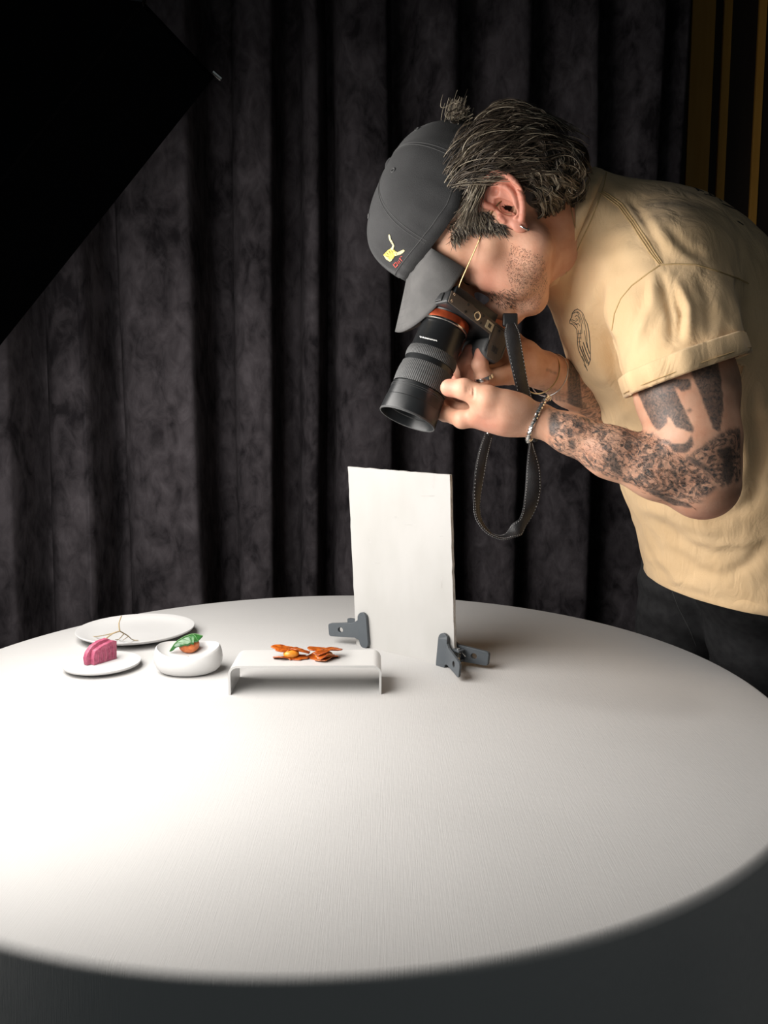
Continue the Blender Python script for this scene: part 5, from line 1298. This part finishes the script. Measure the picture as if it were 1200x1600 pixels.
# ================================================================== PHOTO CAMERA
CA = unit(idir(-.371, .928)*.99-FWD*.12)                                 # lens axis, pointing out of the lens
CWd = idir(.855, .52)*.87+FWD*.49; CWd = unit(CWd-CA*(CWd@CA))            # along the base, towards the grip
CN = np.cross(CA, CWd); CN = CN if CN@FWD < 0 else -CN                   # out of the base plate, towards the viewer
P0 = W(705, 452, 1.036)
def CP_(w_, a, n_): return P0+CWd*w_+CA*a+CN*n_
LDEP = 1.085
def photo_camera():
    root = empty('photo_camera', CP_(.06, .02, -.04), 'black mirrorless camera with a long zoom lens, held base outwards by the man', 'camera')
    def pri(name, pts, n0, n1, m, par=root, bev=.003, seg=3):
        mb = MB(); mb.prism([CP_(w_, a, n0) for w_, a in pts], CN*(n1-n0)); return mb.build(name, m, par, bevel=bev, seg=seg)
    Bw = .112
    bodyp = pri('camera_body', [(0, 0), (Bw, .002), (Bw, .032), (.072, .020), (.0, .018)], -.078, 0, M['black_plastic'])
    grip = pri('grip', [(.080, .026), (Bw+.002, .006), (Bw+.004, .040), (.108, .052), (.090, .053), (.080, .044)], -.074, -.0005, M['rubber'], bodyp, .005)
    base = pri('base_plate', [(.001, .001), (Bw, .003), (Bw+.001, .040), (.106, .050), (.088, .050), (.080, .021), (.002, .017)], -.0002, .0012, M['magnesium'], bodyp, .0008, 2)
    lab(base, 'brown-grey base plate')
    mb = MB(); mb.lathe(CP_(.050, .0105, .0010), CN, [(0, .0062), (.0008, .0062), (.0010, .0052), (.0008, .0034), (-.004, .0032)], 28); mb.build('tripod_socket', M['chrome'], base)
    pri('cream_label', [(.068, .006), (.081, .007), (.081, .018), (.068, .017)], .0012, .0016, M['sticker'], base, 0)
    pri('label_mark', [(.072, .009), (.077, .0095), (.077, .015), (.072, .0145)], .0016, .0018, M['black_plastic'], base, 0)
    for q in ([(.0825, .006), (.0825, .046)], [(.0825, .006), (.110, .007)], [(.110, .007), (.110, .041)]):
        mb = MB(); mb.tube([CP_(*p, .0012) for p in q], .0005, 6); mb.build('battery_door_joint', M['black_plastic'], base)
    mb = MB()
    for k in range(4): mb.tube([CP_(.091+.003*k, .032, .0013), CP_(.092+.003*k, .040, .0013)], .0005, 5)
    o = mb.build('moulded_mark', M['black_plastic'], base); o['kind'] = 'stuff'
    for w_, a in ((.006, .004), (.006, .0135), (.032, .004), (.032, .0145), (.060, .005), (.060, .0155), (.092, .010)):
        mb = MB(); mb.lathe(CP_(w_, a, .0011), CN, [(0, .0019), (.0004, .0019), (.0006, .0014), (.0003, .0006)], 14); mb.build('screw', M['black_plastic'] if w_ > .01 else M['chrome'], base)
    # rear: screen, eyepiece hump on the far top side, dials
    pri('rear_screen', [(.010, -.013), (.086, -.012), (.086, .001), (.010, .001)], -.070, -.006, M['black_plastic'], bodyp, .0012)
    pri('viewfinder_hump', [(.026, -.004), (.070, -.004), (.062, .034), (.034, .034)], -.094, -.076, M['black_plastic'], bodyp, .004)
    pri('eyecup', [(.030, -.014), (.066, -.014), (.066, -.002), (.030, -.002)], -.092, -.072, M['black_plastic'], bodyp, .004)
    for w_, r_ in ((.010, .009), (.082, .010), (.100, .008)):
        mb = MB(); mb.lathe(CP_(w_, .014, -.078), -CN, [(0, r_), (.006, r_), (.0065, r_-.001), (.0065, .001)], 24); mb.build('dial', M['black_plastic'], bodyp)
    for w_, a in ((.0965, -.001), (.1045, -.001)):
        mb = MB(); mb.lathe(CP_(w_, a+.003, -.03), -CA, [(0, .0055), (.004, .0055), (.0045, .001)], 18); mb.build('rear_button', M['black_plastic'], bodyp)
    # terminal side and strap lug hardware near the eye
    pri('side_cover', [(-.002, .003), (.002, .003), (.002, .015), (-.002, .015)], -.066, -.012, M['black_plastic'], bodyp, .001)
    # lens, turned around its axis
    L0 = W(695, 509, LDEP); px = LDEP/FPX; s = px/.98
    lens = None
    def ring(name, prof, m, par, n=64, ang=35):
        mb = MB(); mb.lathe(L0, CA, [(z*s, r_*px) for z, r_ in prof], n, close=name in ('lens_barrel', 'mount_flange', 'front_element')); return mb.build(name, m, par, angle=ang)
    lens = ring('lens_barrel', [(-34, 33), (-6, 35), (0, 35.5), (10, 35.5), (11, 36), (45, 37.5), (48, 39), (112, 39)], M['lens_black'], root)
    ring('mount_flange', [(-36, 42), (-24, 43), (-21, 42), (-14, 38), (-10, 36)], M['black_plastic'], lens)
    ring('orange_mount_ring', [(-10, 33.5), (-9, 37.5), (-1, 38), (2, 37.5)], M['copper'], lens)
    ring('silver_mount_ring', [(2, 33.5), (2.5, 38.2), (5, 38.6), (6, 37)], M['chrome'], lens)
    def ribbed(name, z0, z1, r0, r1, nr, kind):
        n = nr*4; a = np.arange(n)/n*2*math.pi; prof = np.tile([0, 1, 1, 0], nr)*.55
        zs = np.linspace(z0, z1, 12 if kind else 4); u_ = unit(np.cross(CA, FWD)); v_ = np.cross(CA, u_); G = []
        for i, z in enumerate(zs):
            r_ = (r0+(r1-r0)*(z-z0)/(z1-z0))+prof-(1.2 if i in (0, len(zs)-1) else 0)
            G.append(L0+CA*z*s+(r_*px)[:, None]*(np.cos(a)[:, None]*u_+np.sin(a)[:, None]*v_))
        mb = MB(); mb.grid(np.array(G), closed_v=True); return mb.build(name, M['rubber'], lens, angle=25)
    ribbed('focus_ring', 50, 66, 40, 40.6, 90, 0); ribbed('zoom_ring', 75, 109, 41.2, 43, 84, 0)
    hood = ring('lens_hood', [(110, 39), (111, 42.5), (120, 43), (133, 43.6), (134, 44.2), (154, 45.4), (157, 45.2), (157.5, 43.2), (150, 41.5), (128, 37.5)], M['lens_black'], lens, ang=20)
    ring('hood_rim', [(155.6, 45.3), (157.6, 45.6), (158.6, 44.9), (158.4, 43.6), (156, 43.2)], M['rubber'], hood)
    ring('filter_ring', [(130, 38.6), (144, 38.6), (145, 37.6), (144, 36.6), (132, 35)], M['lens_black'], lens)
    ring('front_element', [(130, 36), (137, 34), (141, 26), (143.5, 14), (144, .5)], M['glass'], lens)
    for k in range(2):
        z = (115, 118)[k]
        ring('hood_groove', [(z, 42.6), (z+.4, 43.3), (z+.8, 42.6)], M['rubber'], hood)
    # white lettering on the barrel, too small to read in the photograph: short ticks along one line
    Vb, Fb = [], []
    mbk = MB(); mbk.lathe(L0, CA, [(z*s, r_*px) for z, r_ in [(-9, 36.5), (11, 36), (45, 37.5), (48, 39)]], 64, close=False); sk = Skin(mbk.V, mbk.F)
    rr = np.random.default_rng(4); x = 656.0
    while x < 681:
        y = 526+(x-656)*.235; wl = rr.uniform(1.0, 2.0)
        mb = MB(); sk.stroke(mb, [(x, y-1.0), (x+wl, y+1.2+wl*.2)], .00060, dens=.8, flat=.2, lift=.0001)
        if mb.V: mb.build('barrel_letter', M['white_print'], lens)
        x += wl+.9
    return root, lens, bodyp
cam_root, lens_o, cam_body = photo_camera()

# ------------------------------------------------------------------ strap of the camera: flat leather hanging in a loop
def ribbon(name, pts, widths, thick, par, m, facing=None, n=8, stitch=False):
    """pts: sight points with depth; the flat side follows 'facing' (a vector per point)"""
    P = spline([W(*p) for p in pts], n); k = len(P); q = np.linspace(0, 1, k); wd = np.interp(q, np.linspace(0, 1, len(widths)), widths)
    t = np.gradient(P, axis=0); t /= np.linalg.norm(t, axis=1)[:, None]
    fc = np.array([[np.interp(x, np.linspace(0, 1, len(facing)), [f_[j] for f_ in facing]) for j in range(3)] for x in q])
    sd = np.cross(t, fc); sd /= np.linalg.norm(sd, axis=1)[:, None]+1e-9; nn = np.cross(sd, t); G = []
    for i in range(k):
        h = wd[i]/2; e = min(thick/2, h*.9)
        G.append([P[i]+sd[i]*x+nn[i]*y for x, y in ((-h, 0), (-h+e, e), (0, e*1.25), (h-e, e), (h, 0), (h-e, -e), (0, -e*1.25), (-h+e, -e))])
    mb = MB(); mb.grid(np.array(G), closed_v=True); o = len(mb.V)-k*8; mb.F += [tuple(range(o, o+8))[::-1], tuple(range(o+(k-1)*8, o+k*8))]; mb.mi += [0, 0]
    ob = mb.build(name, m, par, angle=50)
    if stitch:
        mb = MB()
        for sg in (-1, 1):
            for i in range(2, k-2, 1):
                a = P[i]+sd[i]*sg*(wd[i]/2-.0016)+nn[i]*(thick*.62); mb.tube([a, a+t[i]*.0016], .00032, 5)
                a = P[i]+sd[i]*sg*(wd[i]/2-.0016)-nn[i]*(thick*.62); mb.tube([a, a+t[i]*.0016], .00032, 5)
        so = mb.build('stitching', M['thread'], ob); so['kind'] = 'stuff'
    return ob
def strap():
    VW = -FWD
    st = ribbon('strap', [(797, 500, 1.080), (800, 520, 1.074), (806, 555, 1.070), (815, 600, 1.072), (822, 632, 1.085), (832, 662, 1.10), (836, 690, 1.115)], [.010, .021, .022, .0215, .021, .019, .006], .0022, cam_root, M['strap'], [VW, VW, VW+RGT*.3, VW+RGT*.5, VW, VW, VW], stitch=True)
    ribbon('strap_cord', [(818, 668, 1.12), (821, 680, 1.12), (826, 692, 1.12), (829, 702, 1.12)], [.0018, .0018, .002, .003], .0016, st, M['strap'], [VW, VW])
    ribbon('strap_tail', [(829, 690, 1.120), (830, 702, 1.120), (833, 735, 1.122), (832, 770, 1.124), (823, 805, 1.124), (805, 830, 1.120), (785, 840, 1.116), (764, 832, 1.112), (748, 810, 1.110), (745, 780, 1.110), (750, 735, 1.112), (756, 705, 1.114), (764, 678, 1.114)],
           [.006, .009, .019, .023, .023, .021, .019, .019, .019, .019, .018, .017, .015, .012], .0020, st, M['strap'],
           [VW+RGT*.6, VW+RGT*.3, VW, VW+RGT*.3, VW*.6+RGT+UPV*.2, VW*.25+UPV, UPV+VW*.2, UPV*.6+RGT*.6+VW*.35, RGT+VW*.6, RGT*.6+VW, VW+RGT*.3, VW], stitch=True)
    mb = MB(); mb.tube([W(764, 681, 1.114), W(765, 668, 1.113), W(767, 655, 1.110), W(768, 640, 1.11)], [.0022, .0018, .0007, .0007], 8); mb.build('strap_end_cord', M['strap'], st)
    mb = MB(); mb.tube([W(762.5, 678, 1.1135), W(763.5, 672, 1.113)], .0021, 10); mb.build('metal_crimp', M['chrome'], st)
    mb = MB(); c = W(797, 500, 1.080); mb.box(c, .010, .0035, .009, RGT, FWD, UPV); mb.build('strap_buckle', M['black_plastic'], st, bevel=.002)
strap()
